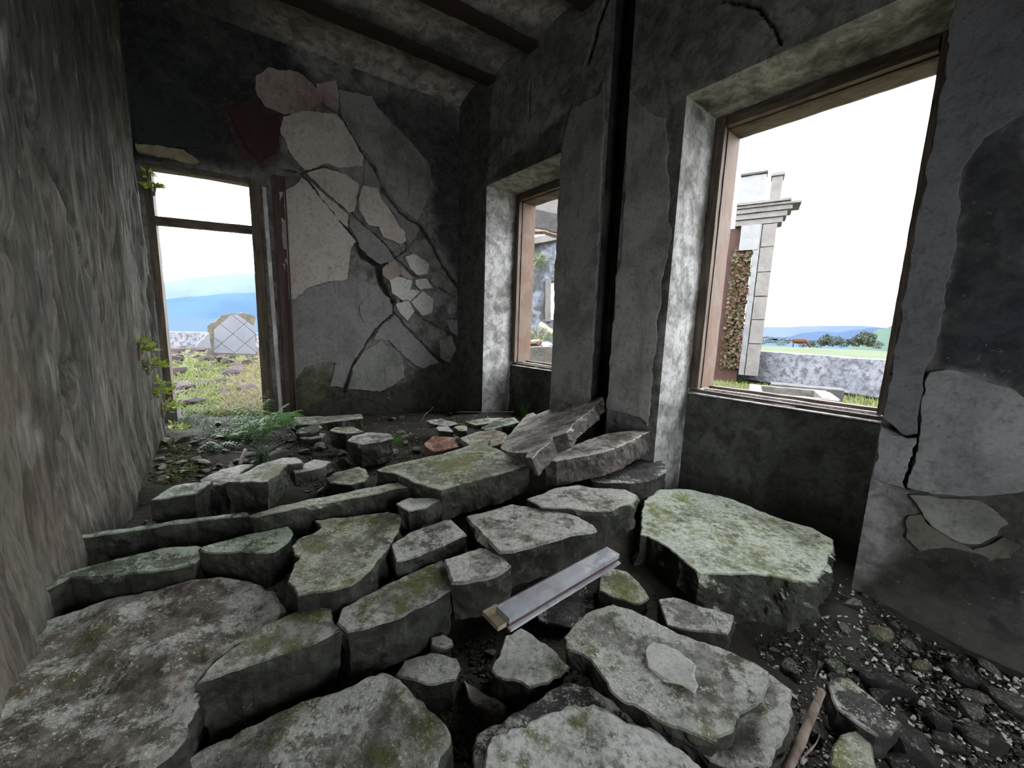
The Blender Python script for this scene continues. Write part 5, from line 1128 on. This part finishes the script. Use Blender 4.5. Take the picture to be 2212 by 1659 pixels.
# ivy
V, Fc = [], []; rs = random.Random(5)
for i_ in range(1400):
    y_ = rs.uniform(535, 800); x_ = rs.uniform(-72, -29) ; p = np.array([*pb[:2], pzz(y_)]) + rt3 * x_ * scale_ + fw3 * (.14 - rs.uniform(0, .12)); s_ = rs.uniform(.03, .06); a = np.array([rs.gauss(0, 1) for _ in range(3)]); a /= np.linalg.norm(a); b2 = np.cross(a, fw3) + .3 * fw3; b2 /= np.linalg.norm(b2); n = len(V)
    V += [p - a * s_, p + b2 * s_, p + a * s_, p - b2 * s_]; Fc.append((n, n + 1, n + 2, n + 3))
tag(add('ivy', np.array(V), Fc, M['ivy']), 'red and green ivy covering the broken side of the ruined pillar', 'ivy', kind='stuff')

# ruined wing seen through the far window
DW = 8.5
wg = empty('ruined_wing', (*at_depth(1180, 745, DW)[:2], 0), 'roofless ruined wing with flaking blue-white wall beyond the far window', 'ruin')
k = NT('flaking_blue_white_wall', .9, .2); co = k.coord((1, 1, 1), False); n1 = k.noise(co, 2.2, 10, .7); n2 = k.noise(co, 7, 8, .7)
k.base(k.mix(k.ramp(n1, .42, .56), k.mix(k.ramp(n2, .4, .6), (.19, .195, .225), (.10, .115, .16)), (.06, .065, .065))); k.bump(n2, .6, .03); M['flake'] = k.m
def wbox(nm, px, d, th, mt, yaw=None): return panel(nm, px, d, th, M[mt], wg, .12, .01, yaw)
wbox('wing_wall', [(1100,850),(1100,532),(1150,524),(1215,512),(1262,505),(1262,590),(1182,612),(1180,690),(1262,700),(1262,850)], DW, .35, 'flake')
wbox('wing_cornice', [(1100,538),(1100,524),(1150,514),(1262,492),(1262,505),(1150,528)], DW - .15, .5, 'stone_pale')
wbox('concrete_beam', [(1090,478),(1090,440),(1262,472),(1262,512)], 6.4, .3, 'concrete_dark'); wbox('timber_lintel', [(1090,486),(1090,478),(1262,508),(1262,516)], 6.42, .22, 'stick')
wbox('upper_wall', [(1090,440),(1090,390),(1262,420),(1262,472)], 6.5, .2, 'stone_pale')
wbox('opening_surround', [(1178,694),(1178,606),(1190,602),(1190,694)], DW - .1, .45, 'stone_pale')
wbox('low_wall', [(1100,850),(1100,752),(1262,748),(1262,850)], 6.2, .2, 'concrete')
stick('fallen_timber', at_depth(1168, 700, 7.6), at_depth(1215, 735, 7.2), .05, .05, M['raw_wood'], 'pale timber leaning among the weeds in the ruined wing', 0, cat='timber')
for (x, y, s, m_, lab) in [(1155,738,.2,'rust','red rubble pile left beyond the far window sill'), (1185,742,.18,'pale','pale rubble beyond the far window sill'), (1205,736,.16,'rust','red rubble right beyond the far window sill')]:
    rock_at(at_depth(x, y + 10, 6.9), s, m_, lab, None, 'rubble_heap', 'rubble')
